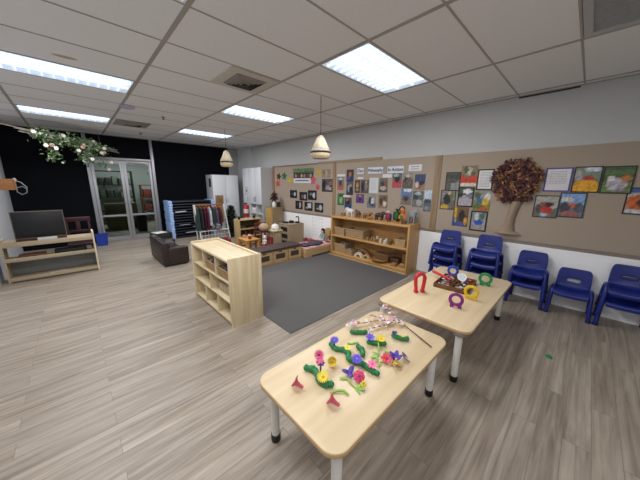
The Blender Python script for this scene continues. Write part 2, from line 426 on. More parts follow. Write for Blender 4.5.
# ------------------------------------------------------------ flower garland on sticks
t = thing('hanging_garland', 'long flower and ivy garland tied on thin sticks under the ceiling', 'garland', (.1, 7.1, CE))
A0, A1 = Vector((-.687, 7.2, 2.494)), Vector((.946, 8.2, 2.308))
def ga(f): return A0.lerp(A1, f)
for i, (o, f0, f1) in enumerate((((0, 0, .0), -.03, 1.0), ((.03, .05, -.035), .08, .98), ((-.02, -.04, -.06), .1, 1.03), ((.02, .0, -.02), .05, .94))):
    MB().tube([ga(f0)+Vector(o), ga((f0+f1)/2)+Vector(o)+Vector((0, 0, .01)), ga(f1)+Vector(o)], .006, 6).build('stick', plain('#b3aaa0', .7), t, world=True)
for f in (.2, .8): MB().cyl(ga(f), ga(f).to_3d()*1+Vector((0, 0, CE-ga(f).z)), .002, n=4).build('string', plain('#888888'), t, world=True)
rnd = random.Random(3)
m = MB(); G = []
for i in range(1300):
    f = .2 + .64*rnd.random()
    thick = .12*math.sin(PI*min(1, max(0, (f-.12)/.8)))**.5
    p = ga(f) + Vector((rnd.gauss(0, .06), rnd.gauss(0, .06), rnd.gauss(-.03, thick*.55)))
    if rnd.random() < .3:
        f = rnd.choice([.3, .33, .57, .62, .66, .7, .82]); p = ga(f) + Vector((rnd.gauss(0, .05), rnd.gauss(0, .05), -.08-.42*rnd.random()*(1 if f in (.3, .33, .62, .82) else .75)))
    m.mi = rnd.choice([0, 0, 1, 1, 2])
    m.leaf(p, (rnd.gauss(0, 1), rnd.gauss(0, 1), rnd.gauss(-.3, .7)), (rnd.gauss(0, .6), rnd.gauss(0, .6), 1), .05+.04*rnd.random(), .03+.02*rnd.random())
fo = m.build('foliage', [plain('#5f7a4c', .6, name='leaf_mid'), plain('#9fb592', .6, name='leaf_pale'), plain('#3a5634', .6, name='leaf_dark')], t, world=True, smooth=False); stuff(fo)
for i in range(17):
    f, dz = [(.19, -.02), (.3, -.26), (.33, -.2), (.29, -.22), (.36, -.02), (.46, .04), (.56, -.2), (.57, -.12), (.62, -.35), (.7, -.02), (.77, .07), (.8, -.05), (.86, -.12), (.87, -.34), (.88, -.5), (.66, -.05), (.82, -.15)][i]
    c = ga(f)+Vector((rnd.gauss(0, .05), -.07, dz)); m = MB()
    for k in range(6):
        a = 2*PI*k/6; m.ell(c+Vector((math.cos(a)*.02, -.005, math.sin(a)*.02)), (.019, .015, .019), 8, 6)
    m.ell(c, (.016, .022, .016), 8, 6)
    m.build('flower', plain(['#efeae2', '#f2efe9', '#d9a79c', '#e9e2da', '#c9b7b4'][i % 5], .8), t, world=True)

# ------------------------------------------------------------ boards and photographs on the right wall
XB = W-.012
for nm, y0, y1, lab in (('pinboard', 4.17, 6.62, 'fabric pinboard with leaf cutouts and six dark photos behind the play kitchen'), ('pinboard', 1.84, 4.08, 'fabric pinboard with lettered cards and many photos above the wooden shelf'), ('pinboard', NY+.02, 1.74, 'long fabric pinboard with the paper tree above the blue chairs')):
    tag(MB().box(XB, W-.001, y0, y1, .79, 2.01, .003).build(nm, HESS, smooth=False), lab, 'pinboard')
STRIP = wood('#836e54', '#9c8465', 'z', .55)
for i, (y0, y1, z0, z1, mt) in enumerate(((4.08, 4.17, .79, 2.03, STRIP), (1.74, 1.84, .77, 2.01, STRIP), (2.88, 4.66, 2.01, 2.06, wood('#8f7b60', '#a38d70', 'y', .6)), (6.55, 6.64, .8, 2.04, wood('#8c6a52', '#9c7a5e', 'z', .6)), (4.66, 6.62, 2.01, 2.04, wood('#7c6654', '#8c7662', 'y', .6)))):
    struct(MB().box(XB-.012, W, y0, y1, z0, z1, .003).build('trim_%d' % (i+4), mt, smooth=False))
struct(MB().box(W-.005, W, NY, 7.8, 0, .745).build('trim_10', plain('#fbfcff', .5, var=.01, scale=4, name='brightened_lower_wall'), smooth=False))  # same wall as above, made whiter to paint in its brighter light
struct(MB().box(W-.006, W, NY, 6.6, .745, .79).build('trim_9', plain('#8b8176', .8), smooth=False))

_pi = [0]
def photo(label, y0, y1, z0, z1, top, bot, blobs=(), frame=None, name='photo', cat='photo', group=None, seed=0, noise=.17, nu=14, nv=18, x=None, fw=.012):
    """a printed sheet pinned on the board; blobs = (u, v, ru, rv, colour), v from the bottom"""
    _pi[0] += 1
    rnd = random.Random(_pi[0]*7+seed)
    xf = (XB - .003 - .0035*(_pi[0] % 2)) if x is None else x
    ya, yb = max(y0, y1), min(y0, y1)
    bm = bmesh.new(); lay = bm.verts.layers.float_color.new('Col')
    T, Bo = lin(top), lin(bot)
    vs = []
    for j in range(nv+1):
        row = []
        for i in range(nu+1):
            u, v = i/nu, j/nv
            k = 1 if v > .5 + .08*math.sin(u*7+_pi[0]) else 0
            c = list(T if k else Bo)
            for (bu, bv, ru, rv, bc) in blobs:
                if ((u-bu)/ru)**2 + ((v-bv)/rv)**2 < 1 if ru > 0 else (abs(u-bu) < -ru and abs(v-bv) < rv): c = list(lin(bc))
            q = 1 + rnd.uniform(-noise, noise)*2
            p = bm.verts.new((xf, ya+(yb-ya)*u, z0+(z1-z0)*v))
            p[lay] = (min(1, c[0]*q), min(1, c[1]*q), min(1, c[2]*q), 1)
            row.append(p)
        vs.append(row)
    for j in range(nv):
        for i in range(nu): bm.faces.new((vs[j][i], vs[j+1][i], vs[j+1][i+1], vs[j][i+1]))
    border = [vs[0][i] for i in range(nu+1)] + [vs[j][nu] for j in range(1, nv+1)] + [vs[nv][i] for i in range(nu-1, -1, -1)] + [vs[j][0] for j in range(nv-1, 0, -1)]
    bk = []
    for p in border:
        q = bm.verts.new((xf+.002, p.co.y, p.co.z)); q[lay] = p[lay]; bk.append(q)
    for i in range(len(border)):
        k = (i+1) % len(border); bm.faces.new((border[i], border[k], bk[k], bk[i]))
    bm.faces.new(bk)
    bmesh.ops.recalc_face_normals(bm, faces=bm.faces[:])
    c = Vector((XB, (ya+yb)/2, (z0+z1)/2)); bmesh.ops.translate(bm, verts=bm.verts[:], vec=-c)
    me = bpy.data.meshes.new(name); bm.to_mesh(me); bm.free(); me.materials.append(PHOTO)
    o = bpy.data.objects.new(name, me); COL.objects.link(o); o.location = c
    tag(o, label, cat, group)
    if frame:
        m = MB(); xa, xb2 = xf-.003, xf+.001
        m.box(xa, xb2, yb, ya, z0, z0+fw); m.box(xa, xb2, yb, ya, z1-fw, z1); m.box(xa, xb2, yb, yb+fw, z0+fw, z1-fw); m.box(xa, xb2, ya-fw, ya, z0+fw, z1-fw)
        m.build('frame', plain(frame, .5), o, world=True, smooth=False)
    return o
def lines(parent, y0, y1, zs, col='#555560', hh=.004, x=None, seed=1):
    rnd = random.Random(seed); m = MB(); x = XB-.0075 if x is None else x
    for z in zs:
        y = y0
        while y > y1+.01:
            w_ = min(rnd.uniform(.012, .03), y-y1); m.box(x-.0006, x+.0004, y-w_, y, z, z+hh); y -= w_+.006
    m.build('print', plain(col, .7), parent, world=True, smooth=False)
gC = 'pictures on the board above the blue chairs'
photo('dark edged photo of a grey path, beside the photo with a red wagon', 1.65, 1.43, 1.45, 1.74, '#4e5048', '#8d8d90', [(.5, .75, .5, .12, '#3a4436'), (.2, .3, .2, .4, '#5b5a52')], '#1f2020', group=gC)
photo('photo with a bright red wagon, highest left of the framed text', 1.43, 1.205, 1.53, 1.83, '#7d7056', '#c2381f', [(.5, .72, .2, .2, '#b9b0a0'), (.3, .8, .15, .15, '#4a4a3a'), (.5, .04, 1, .08, '#d8d2c4'), (.75, .6, .16, .12, '#3c5a3a')], group=gC)
o = photo('black framed page of printed text next to the paper tree', 1.20, .99, 1.47, 1.77, '#dcdcdc', '#d6d6d8', [], '#17181b', noise=.02, fw=.018, group=gC)
lines(o, 1.165, 1.02, [1.72-.022*i for i in range(10)])
photo('photo of a child in dark clothes, far end beside the wood strip', 1.70, 1.47, 1.15, 1.46, '#8b8a86', '#6d6a5e', [(.45, .55, .25, .3, '#2b2c30'), (.3, .12, .3, .12, '#c9a63c'), (.75, .7, .12, .2, '#5f7a56'), (.55, .82, .1, .09, '#c9a48a')], '#2a2a28', group=gC)
photo('black framed photo of a white tent over pale paving', 1.44, 1.215, 1.21, 1.51, '#4c5a4c', '#a9a4ac', [(.6, .78, .28, .12, '#e0e0e4'), (.2, .6, .15, .12, '#30362f'), (.75, .55, .2, .08, '#7a8190')], '#101114', fw=.016, group=gC)
photo('photo of yellow and blue play gear under the framed text', 1.21, .99, 1.165, 1.455, '#8c8f86', '#8a7f3e', [(.8, .72, .2, .18, '#d8d4cc'), (.7, .45, .18, .18, '#d0a927'), (.35, .5, .2, .18, '#3f6a9a'), (.3, .2, .35, .14, '#5a6e32'), (.6, .1, .3, .08, '#b9503a'), (.2, .8, .2, .15, '#4a5648')], group=gC)
photo('photo with yellow pole and blue ground, bottom row beside the wood strip', 1.48, 1.255, .90, 1.20, '#7a5b40', '#5b4636', [(.18, .6, -.06, .4, '#d2b02c'), (.6, .55, .2, .3, '#26262a'), (.4, .1, .4, .1, '#3a54a8'), (.85, .3, .12, .2, '#c8913c'), (.1, .3, .1, .2, '#3a54a8')], group=gC)
photo('black framed photo of a blue toy, lowest beside the tree trunk', 1.22, .995, .855, 1.16, '#7f8c90', '#a09a94', [(.5, .45, .25, .16, '#2c56b0'), (.35, .7, .12, .2, '#c9c9c9'), (.7, .75, .15, .15, '#53624c')], '#0f1012', fw=.018, group=gC)
o = photo('purple bordered page of text beside the paper tree crown', .43, .18, 1.47, 1.76, '#dfdfe3', '#dadade', [], '#554a9a', noise=.02, fw=.016, group=gC)
lines(o, .385, .22, [1.71-.02*i for i in range(8)], '#77777f')
photo('photo of a yellow dome with a red shape above it', .17, -.065, 1.465, 1.765, '#7d8a78', '#4a4f48', [(.5, .2, .5, .3, '#dba020'), (.55, .55, .2, .1, '#b5382e'), (.65, .88, .3, .1, '#c7d3e0'), (.2, .65, .15, .2, '#a2a0a0')], '#22251f', group=gC)
photo('photo of a white table on green grass', -.07, -.31, 1.46, 1.76, '#3d5a3a', '#6a7f45', [(.5, .35, .33, .25, '#b4aebb'), (.75, .55, .18, .12, '#b5743a'), (.3, .55, .12, .1, '#d8d4cc'), (.5, .78, 1, .1, '#54703e'), (.65, .12, .2, .06, '#8a8490')], '#222820', group=gC)
photo('photo of a child in a red shirt under the purple bordered page', .49, .245, 1.135, 1.42, '#a8a6a0', '#6f6a66', [(.55, .35, .22, .2, '#b8362c'), (.62, .6, .17, .12, '#3a211c'), (.35, .6, .1, .12, '#7a5548'), (.45, .12, .15, .1, '#9fb2c8'), (.2, .4, .12, .2, '#4f4e50')], '#3a3b36', group=gC)
photo('photo of an orange shape among grey rocks and blue sky', .25, .015, 1.16, 1.46, '#7da2cf', '#6d6a70', [(.55, .5, .14, .1, '#d2562a'), (.25, .4, .2, .22, '#42464e'), (.8, .4, .18, .22, '#505c66'), (.5, .15, .35, .12, '#9a5f5c'), (.3, .72, .25, .08, '#d2c8c0')], '#2b3a4a', group=gC)
photo('photo of a round orange tunnel at the picture edge', -.28, -.50, 1.24, 1.53, '#b4b0ac', '#8f8a86', [(.55, .45, .5, .32, '#c5622c'), (.6, .45, .22, .16, '#3b2722'), (.3, .9, .3, .1, '#3a5a9a'), (.5, .1, .5, .1, '#c4c4c8')], '#26231f', group=gC)
gB = 'pictures on the board above the wooden shelf'
P = [('photo with pink floor at the far end of the upper row', 4.02, 3.84, 1.41, 1.70, '#6a6a6e', '#a05a56', [(.5, .55, .2, .25, '#2f3338'), (.5, .85, .4, .1, '#b8c0c4')]),
 ('dark photo with orange faces, top of the column next to the word Our', 3.76, 3.56, 1.59, 1.85, '#2f2c30', '#28305a', [(.5, .6, .2, .2, '#a8673c'), (.3, .3, .2, .15, '#40548a')]),
 ('dark photo of grey figures right under the photo with orange faces', 3.75, 3.56, 1.31, 1.585, '#53565c', '#383a40', [(.35, .5, .15, .3, '#8f959c'), (.7, .4, .18, .25, '#24262a'), (.6, .75, .12, .1, '#b39a88')]),
 ('bright green photo at the far end of the lower row', 4.01, 3.81, 1.07, 1.34, '#4d7a4f', '#356a3a', [(.5, .45, .22, .3, '#86a888'), (.5, .8, .3, .1, '#2c4a2c')]),
 ('photo of a dark figure over blue floor beside the green photo', 3.79, 3.59, 1.0, 1.25, '#564a48', '#2f4474', [(.5, .6, .22, .2, '#201d20'), (.4, .8, .14, .1, '#a8765c')]),
 ('narrow brown photo under the word Our', 3.52, 3.38, 1.36, 1.63, '#5a4434', '#3c3228', [(.5, .6, .25, .2, '#b98d4f'), (.5, .25, .3, .12, '#8a8074')]),
 ('photo of two dark figures beside the white page', 3.36, 3.16, 1.36, 1.63, '#4f4b4e', '#5c564f', [(.3, .45, .18, .35, '#26262c'), (.7, .5, .18, .3, '#8a7d78'), (.7, .85, .12, .1, '#caa58c')]),
 ('photo of a table scene on the far side of the red floor photo', 2.91, 2.72, 1.39, 1.66, '#6d665e', '#4c4e58', [(.5, .3, .4, .15, '#b9a58f'), (.4, .6, .2, .2, '#33353b'), (.75, .6, .15, .2, '#8a4f3e')]),
 ('purple photo in the lower row', 3.47, 3.26, 1.15, 1.34, '#6a5070', '#5a3a80', [(.5, .5, .2, .3, '#3a2848'), (.5, .75, .12, .12, '#b08a90')]),
 ('photo of grey figures in the lower row under the white page', 3.18, 2.97, 1.07, 1.35, '#8d9088', '#6b7280', [(.35, .5, .15, .3, '#31343c'), (.65, .45, .18, .3, '#c2c4c6'), (.7, .2, .25, .1, '#3c4a6a')]),
 ('photo of brown and white shapes in the lower row above the dark toy animal', 2.90, 2.70, 1.08, 1.34, '#776a58', '#8a7460', [(.3, .5, .18, .3, '#3f332a'), (.7, .35, .2, .2, '#d2c6b6'), (.65, .75, .2, .14, '#50463c')]),
 ('photo with red floor under the words in Action', 2.62, 2.43, 1.48, 1.75, '#5c6068', '#b04a52', [(.5, .6, .28, .22, '#24262c'), (.4, .85, .3, .1, '#a8b0a8')]),
 ('grey crowded photo next to the red floor photo', 2.41, 2.21, 1.48, 1.75, '#8a8680', '#5a564f', [(.3, .6, .14, .2, '#35322e'), (.65, .45, .2, .3, '#6f5a50'), (.5, .8, .3, .1, '#b8b4a8')]),
 ('photo with blue roof and red spots at the top near the wood strip', 2.18, 1.99, 1.45, 1.72, '#3a466e', '#8d7a6c', [(.5, .25, .2, .15, '#b0503e'), (.7, .45, .25, .15, '#2b2d35'), (.25, .35, .15, .2, '#c7c4bc')]),
 ('photo of a playground under blue sky in the middle of the lower row', 2.42, 2.21, 1.18, 1.47, '#5f7aa8', '#7f7466', [(.45, .4, .3, .2, '#54504a'), (.5, .35, .1, .1, '#1f1f22'), (.6, .9, .4, .1, '#cfd8e4')]),
 ('photo of rocks and trees beside the playground photo', 2.19, 1.995, 1.15, 1.43, '#5b6660', '#6e7078', [(.3, .65, .25, .2, '#39443c'), (.65, .3, .25, .2, '#a6a4a2'), (.5, .85, .3, .1, '#aebacb')]),
 ('photo of pale sky over dark rocks touching the wood strip', 1.98, 1.85, 1.09, 1.45, '#b9c6d4', '#596168', [(.5, .5, .5, .1, '#3e4650'), (.5, .15, .4, .1, '#828890')])]
for (l, a, b, c, e, T_, B_, bl) in P: photo(l, a, b, c, e, T_, B_, bl, group=gB, noise=.18)
o = photo('plain white page of print in the middle of the upper row', 3.14, 2.93, 1.37, 1.67, '#d4d8dd', '#d2d6dc', [], noise=.02, group=gB, name='printed_page', cat='paper')
lines(o, 3.10, 2.97, [1.63-.024*i for i in range(9)], '#a4a8b0')
def card(label, y0, y1, z0, z1, text=None, size=.1, group='lettered cards on the middle board', edge=None):
    o = photo(label, y0, y1, z0, z1, '#dadde2', '#d8dbe0', [], edge, name='card', cat='card', group=group, noise=.01, nu=4, nv=4, x=XB-.005, fw=.006)
    if text:
        c = bpy.data.curves.new('lettering', 'FONT'); c.body = text; c.size = size; c.align_x = 'CENTER'; c.align_y = 'CENTER'; c.extrude = .0006; c.offset = .002
        tmp = bpy.data.objects.new('tmp', c); me = tmp.to_mesh().copy(); tmp.to_mesh_clear(); bpy.data.objects.remove(tmp)
        q = bpy.data.objects.new('lettering', me); COL.objects.link(q); q.parent = o; me.materials.clear()
        q.location = (-.0072, 0, 0); q.rotation_euler = (PI/2, 0, -PI/2); me.materials.append(plain('#26306a', .6))
    return o
card('white card reading Our', 3.47, 3.29, 1.745, 1.875, 'Our', .085, edge='#8f98a8')
card('wide white card reading Philosophy', 3.20, 2.83, 1.745, 1.88, 'Philosophy', .078, edge='#8f98a8')
card('wide white card reading in Action', 2.75, 2.40, 1.745, 1.88, 'in Action', .085, edge='#8f98a8')
o = card('small white card with two lines of tiny print', 2.31, 2.07, 1.775, 1.885)
lines(o, 2.27, 2.12, [1.845, 1.805], '#6a6d8c', .012, seed=4)
for l, a, b, c, e in (('small caption strip over the pink floor photo', 4.03, 3.80, 1.71, 1.755), ('small caption strip right under the word Our', 3.45, 3.30, 1.65, 1.685), ('caption strip between the white page and the red floor photo', 2.84, 2.64, 1.67, 1.735), ('caption strip over the dark figure photo in the lower row', 3.84, 3.65, 1.262, 1.30)):
    card(l, a, b, c, e)
gA = 'pictures on the far board'
A = [('small dark photo at the upper far end of the six', 5.80, 5.50, 1.16, 1.37, [(.7, .5, .14, .25, '#b9bcc4'), (.35, .5, .15, .1, '#5f6268')]),
 ('small dark photo in the middle of the upper three', 5.39, 5.08, 1.11, 1.33, [(.7, .45, .14, .28, '#a9aab4'), (.35, .45, .12, .3, '#7a4f4c')]),
 ('small dark photo at the near end of the upper three', 5.04, 4.72, 1.14, 1.38, [(.7, .5, .14, .3, '#c2c5d0'), (.35, .6, .2, .14, '#70747c')]),
 ('small dark photo at the far end of the lower three', 5.57, 5.27, .87, 1.09, [(.65, .5, .14, .35, '#aeb1bc'), (.3, .6, .1, .12, '#5a4a44')]),
 ('small photo with a white square in the middle of the lower three', 5.18, 4.87, .86, 1.08, [(.62, .6, -.2, .28, '#c9ccd2'), (.3, .3, .2, .12, '#a88f88')]),
 ('small dark photo at the near end of the lower three', 4.79, 4.48, .85, 1.08, [(.7, .5, .16, .3, '#b4bcc4'), (.4, .35, .2, .12, '#8a8d90'), (.3, .65, .14, .1, '#4a5560')])]
for l, a, b, c, e, bl in A: photo(l, a, b, c, e, '#24242a', '#1d1d22', bl, '#101014', group=gA, fw=.014)
photo('busy dark photo collage at the near end of the far board', 4.53, 4.14, 1.36, 1.66, '#4e4c50', '#3d3538', [(.2, .6, .15, .3, '#1d1d22'), (.5, .35, .2, .2, '#94908c'), (.75, .65, .2, .15, '#8a5a58'), (.7, .25, .14, .12, '#a8a0a0')], group=gA, noise=.25)
photo('pale brown photo above the busy collage', 4.53, 4.25, 1.69, 1.88, '#8a7868', '#95826f', [(.5, .5, .12, .4, '#b09c88'), (.3, .6, .08, .2, '#6d5a50')], group=gA)
photo('green strip picture along the top of the far board', 5.66, 4.82, 1.82, 1.93, '#5c7a52', '#47663f', [(.3, .4, .3, .2, '#6f8a60')], group=gA, nu=20, nv=6)
photo('strip of small figures under the green strip', 5.64, 4.84, 1.69, 1.82, '#332a26', '#3a2f2a', [(.12+.15*i, .45, .05, .35, c) for i, c in enumerate(['#b79a88', '#5a4038', '#c7ad9c', '#8d7c78', '#7b4a52', '#b09a90'])], group=gA, nu=30, nv=8)
o = card('white label strip with dark blue print under the figures', 5.64, 4.93, 1.56, 1.68, group=gA)
lines(o, 5.56, 5.02, [1.61], '#343a78', .03, seed=8)
# leaf cutouts
def cutout(label, y0, y1, z0, z1, col, spike=5, seed=0):
    cy, cz = (y0+y1)/2, (z0+z1)/2; ry, rz_ = abs(y0-y1)/2, (z1-z0)/2; n = spike*4
    poly = []
    for k in range(n):
        a = 2*PI*k/n+seed; q = (1, .72, .5, .72)[k % 4]
        poly.append((math.cos(a)*ry*q, math.sin(a)*rz_*q))
    o = MB().prism(poly, (XB-.004-.001*seed, cy, cz), (0, -1, 0), (0, 0, 1), (.002, 0, 0)).build('leaf_cutout', plain(col, .8, var=.2, scale=25), smooth=False)
    tag(o, label, 'paper leaf', 'coloured leaf cutouts on the far board')
for i, a in enumerate([('dark red paper leaf at the top far corner of the board', 6.47, 6.20, 1.64, 1.85, '#4f2226'), ('orange red paper leaf under the dark red one', 6.53, 6.25, 1.43, 1.66, '#c2503c'), ('green paper leaf beside the dark red one', 6.20, 5.93, 1.63, 1.87, '#2f6b4c'), ('yellow paper leaf at the far end of the label strip', 5.94, 5.64, 1.52, 1.73, '#c4a93c'), ('pink paper leaf at the near end of the label strip', 4.96, 4.73, 1.50, 1.76, '#c75468'), ('small red and white paper leaf beside the busy collage', 4.77, 4.59, 1.37, 1.55, '#b8525a'), ('yellow paper leaf above the small red and white one', 4.74, 4.52, 1.73, 1.93, '#bfa435')]):
    cutout(*a, spike=5+i % 2, seed=i*.7)
# paper tree
t = thing('paper_tree', 'brown paper tree with dried leaf crown on the board above the chairs', 'wall decoration', (XB, .72, .86))
m = MB()
prof = [(.87, .165, -.002), (.91, .10, .012), (.98, .066, -.002), (1.1, .056, -.01), (1.22, .06, -.03), (1.33, .07, -.052)]
rings = []
for z, hw, s in prof:
    rings.append([(XB-.001 - .055*(1-(2*k/8-1)**2)*(1 if z > .9 else 1.3), .725+s+hw - 2*hw*k/8, z) for k in range(9)] + [(XB-.0005, .725+s-hw, z), (XB-.0005, .725+s+hw, z)])
m.loops(rings); m.build('trunk', plain('#9c8a77', .9, var=.06, scale=20), t, world=True)
rnd = random.Random(11); m = MB()
for i in range(1500):
    a = rnd.random()*2*PI; q = math.sqrt(rnd.random())
    ry, rz_ = .245*(1+.10*math.sin(a*5)+.06*math.sin(a*9+1)), .275*(1+.08*math.sin(a*6+2))
    y, z = .725+math.cos(a)*q*ry, 1.605+math.sin(a)*q*rz_
    hgt = .10*(1-q*q)**.5
    clump = math.sin(y*31)*math.sin(z*27+1)
    m.mi = 2 if (clump > .35 and rnd.random() < .8) else rnd.choice([0, 0, 1, 1, 3])
    m.leaf((XB-.008-hgt*rnd.random(), y, z), (-.5*rnd.random(), rnd.gauss(0, 1), rnd.gauss(0, 1)), (-1, rnd.gauss(0, .5), rnd.gauss(0, .5)), .05+.03*rnd.random(), .03)
stuff(m.build('leaf_crown', [plain('#4a2930', .8), plain('#64403e', .8), plain('#a4744c', .8), plain('#80604f', .8)], t, smooth=False, world=True))

# ------------------------------------------------------------ rug and the low cubby shelf
m = MB(); m.slab(1.44, 3.97, 1.93, 3.97, .0, .008, .01, .003, 3)
tag(m.build('rug', plain('#5d5b5c', .95, var=.14, scale=160, bump=.3, name='grey_carpet')), 'dark grey rectangular rug in front of the wooden shelves', 'rug')
t = thing('cubby_shelf', 'pale pine cubby shelf with eight open compartments at the rug edge', 'shelf', (1.24, 3.0, 0))
X0, X1, Y0, Y1 = 1.045, 1.43, 2.435, 3.575
for y in (Y0, Y1-.024): MB().box(X0, X1, y, y+.024, 0, .775, .003).build('end_panel', PINE, t, world=True)
MB().box(X0+.005, X1-.012, Y0+.024, Y1-.024, .725, .75, .002).build('top', PINEY, t, world=True)
for z in (.055, .285, .505): MB().box(X0+.008, X1-.012, Y0+.024, Y1-.024, z-.018, z, .001).build('shelf_board', PINEY, t, world=True)
MB().box(X1-.012, X1, Y0+.024, Y1-.024, 0, .75).build('back_panel', PINEY, t, world=True)
MB().box(X0+.03, X0+.045, Y0+.024, Y1-.024, 0, .037).build('plinth', PINEY, t, world=True)
MB().box(X1-.03, X1-.001, Y0+.024, Y1-.024, .75, .768, .002).build('back_lip', PINEY, t, world=True)
for z0, z1, ys_ in ((.055, .267, (2.815, 3.19)), (.285, .487, (3.0,)), (.505, .725, (2.815, 3.19))):
    for y in ys_: MB().box(X0+.01, X1-.012, y-.009, y+.009, z0, z1).build('divider', PINE, t, world=True)
WICK = plain('#a5875f', .8, var=.35, scale=120, bump=.6, name='wicker')
def basket(name, label, x0, x1, y0, y1, z0, h, mat=WICK, fill=None, lip=.012, seed=0):
    t = thing(name, label, 'basket', ((x0+x1)/2, (y0+y1)/2, z0))
    m = MB(); cx, cy = (x0+x1)/2, (y0+y1)/2; a, b = (x1-x0)/2, (y1-y0)/2
    def rg(s, z): 
        return [(cx+sx*a*s, cy+sy*b*s, z) for sx, sy in ((-1, -1), (1, -1), (1, 1), (-1, 1))]
    m.loops([rg(.9, z0), rg(1, z0+h), rg(.93, z0+h), rg(.84, z0+.012)])
    for i in range(4):
        z = z0 + h*(.15+.25*i); s = .9+.1*(z-z0)/h+.015; m.tube(rg(s, z), .006, 5, closed=True)
    m.tube(rg(1., z0+h), lip*.7, 6, closed=True)
    m.build('basket_body', mat, t, world=True)
    if fill:
        rnd = random.Random(seed); m = MB()
        for i in range(16): m.ell((cx+rnd.uniform(-.62, .62)*a, cy+rnd.uniform(-.62, .62)*b, z0+h*.72+rnd.uniform(0, .035)), (a*.3, b*.3, h*.28), 8, 6)
        m.build('cloth_filling', plain(fill, .9, var=.25, scale=25), t, world=True, remesh=.008)
    return t
basket('wicker_basket', 'wicker basket with grey cloth in the middle top compartment of the pale cubby', X0+.02, X1-.06, 2.85, 3.155, .505, .11, fill='#8d8680', seed=1)
basket('wicker_basket', 'wicker basket with dark cloth in the nearest top compartment of the pale cubby', X0+.015, X1-.06, 2.49, 2.78, .505, .11, fill='#55535c', seed=2)
tag(MB().box(1.11, 1.4, 2.56, 2.9, .285, .40, .02).build('cloth_bundle', plain('#b7a58c', .9, var=.2, scale=30)), 'tan cloth bundle deep in the middle row of the pale cubby', 'cloth')

# ------------------------------------------------------------ main wooden shelf
t = thing('wooden_shelf', 'long honey coloured two-tier shelf with baskets under the lettered board', 'shelf', (4.2, 2.93, 0))
X0, X1, Y0, Y1 = 4.01, 4.395, 2.0, 3.83
for y in (Y0, Y1-.03): MB().box(X0, X1, y, y+.03, 0, .87, .003).build('end_panel', HONEYZ, t, world=True)
MB().box(X0-.01, X1, Y0+.03, Y1-.03, .83, .868, .003).build('top', HONEY, t, world=True)
MB().box(X0, X1-.014, Y0+.03, Y1-.03, .425, .455, .003).build('shelf_board', HONEY, t, world=True)
MB().box(X0, X1-.014, Y0+.03, Y1-.03, .04, .07, .003).build('bottom_board', HONEY, t, world=True)
MB().box(X0+.01, X0+.025, Y0+.03, Y1-.03, 0, .04).build('plinth', HONEY, t, world=True)
MB().box(X1-.014, X1, Y0+.03, Y1-.03, .04, .83).build('back_panel', HONEY, t, world=True)
WBOX = plain('#a98d69', .7, var=.2, scale=70, bump=.3, name='cane')
basket('storage_basket', 'square woven box at the far end of the upper tier', 4.06, 4.34, 3.48, 3.77, .455, .165, WBOX)
basket('storage_basket', 'long woven box beside the square one on the upper tier', 4.05, 4.34, 2.98, 3.45, .455, .17, WBOX)
basket('storage_basket', 'short pale box at the near end of the upper tier', 4.06, 4.3, 2.09, 2.29, .455, .13, plain('#b39872', .7, var=.15, scale=50))
rnd = random.Random(9)
gW = 'wooden pieces on the upper tier'
for i in range(11):
    y = 2.40 + .5*i/10; x = 4.10 + .12*(i % 2); hgt = .05+.05*rnd.random(); hx = rnd.choice(['#8a6a48', '#c9bda6', '#6f5238', '#b39a78', '#d8d2c4'])
    o = MB().box(x-.03, x+.03, y-.022, y+.022, .455, .455+hgt, .008, rot=rotz(rnd.uniform(-.5, .5))).build('wooden_block', plain(hx, .7, var=.2, scale=40))
    tag(o, 'small loose wooden block in the row between the baskets on the upper tier', 'toy block', gW)
basket('storage_basket', 'tan box at the far end of the lower tier', 4.06, 4.34, 3.45, 3.77, .07, .19, WBOX, fill='#9c8f80', seed=4)
basket('storage_basket', 'smaller tan box in front of the far box on the lower tier', 4.05, 4.28, 3.25, 3.44, .07, .11, WBOX, fill='#7a6a58', seed=5)
def arch(name, label, x, y, z, R, r, d, col, rz=0):
    t = MB(); n = 16
    poly = [(R*math.cos(PI*k/n), R*math.sin(PI*k/n)) for k in range(n+1)] + [(r*math.cos(PI*k/n), r*math.sin(PI*k/n)) for k in range(n, -1, -1)]
    c, s_ = math.cos(rz), math.sin(rz)
    t.prism(poly, (x-d/2*c, y-d/2*s_, z), (-s_, c, 0), (0, 0, 1), (d*c, d*s_, 0))
    return tag(t.build(name, plain(col, .6, var=.15, scale=30)), label, 'toy block')
arch('wooden_arch', 'large brown wooden arch on the lower tier', 4.2, 3.06, .07, .17, .115, .07, '#8b6a48')
arch('wooden_arch', 'white painted wooden arch in front of the brown arch', 4.1, 3.1, .07, .1, .055, .06, '#cfc8ba')
arch('wooden_arch', 'small pale wooden arch beside the white arch', 4.13, 2.93, .07, .085, .05, .06, '#b89a70')
t = thing('wooden_bowl', 'round shallow wooden tray lying on the lower tier', 'bowl', (4.13, 2.62, .07))
MB().lathe([(.10, 0), (.15, .03), (.165, .06), (.15, .062), (.13, .035), (.02, .02)], n=28).build('bowl', wood('#8a6138', '#a87c4c', 'x', .5), t)
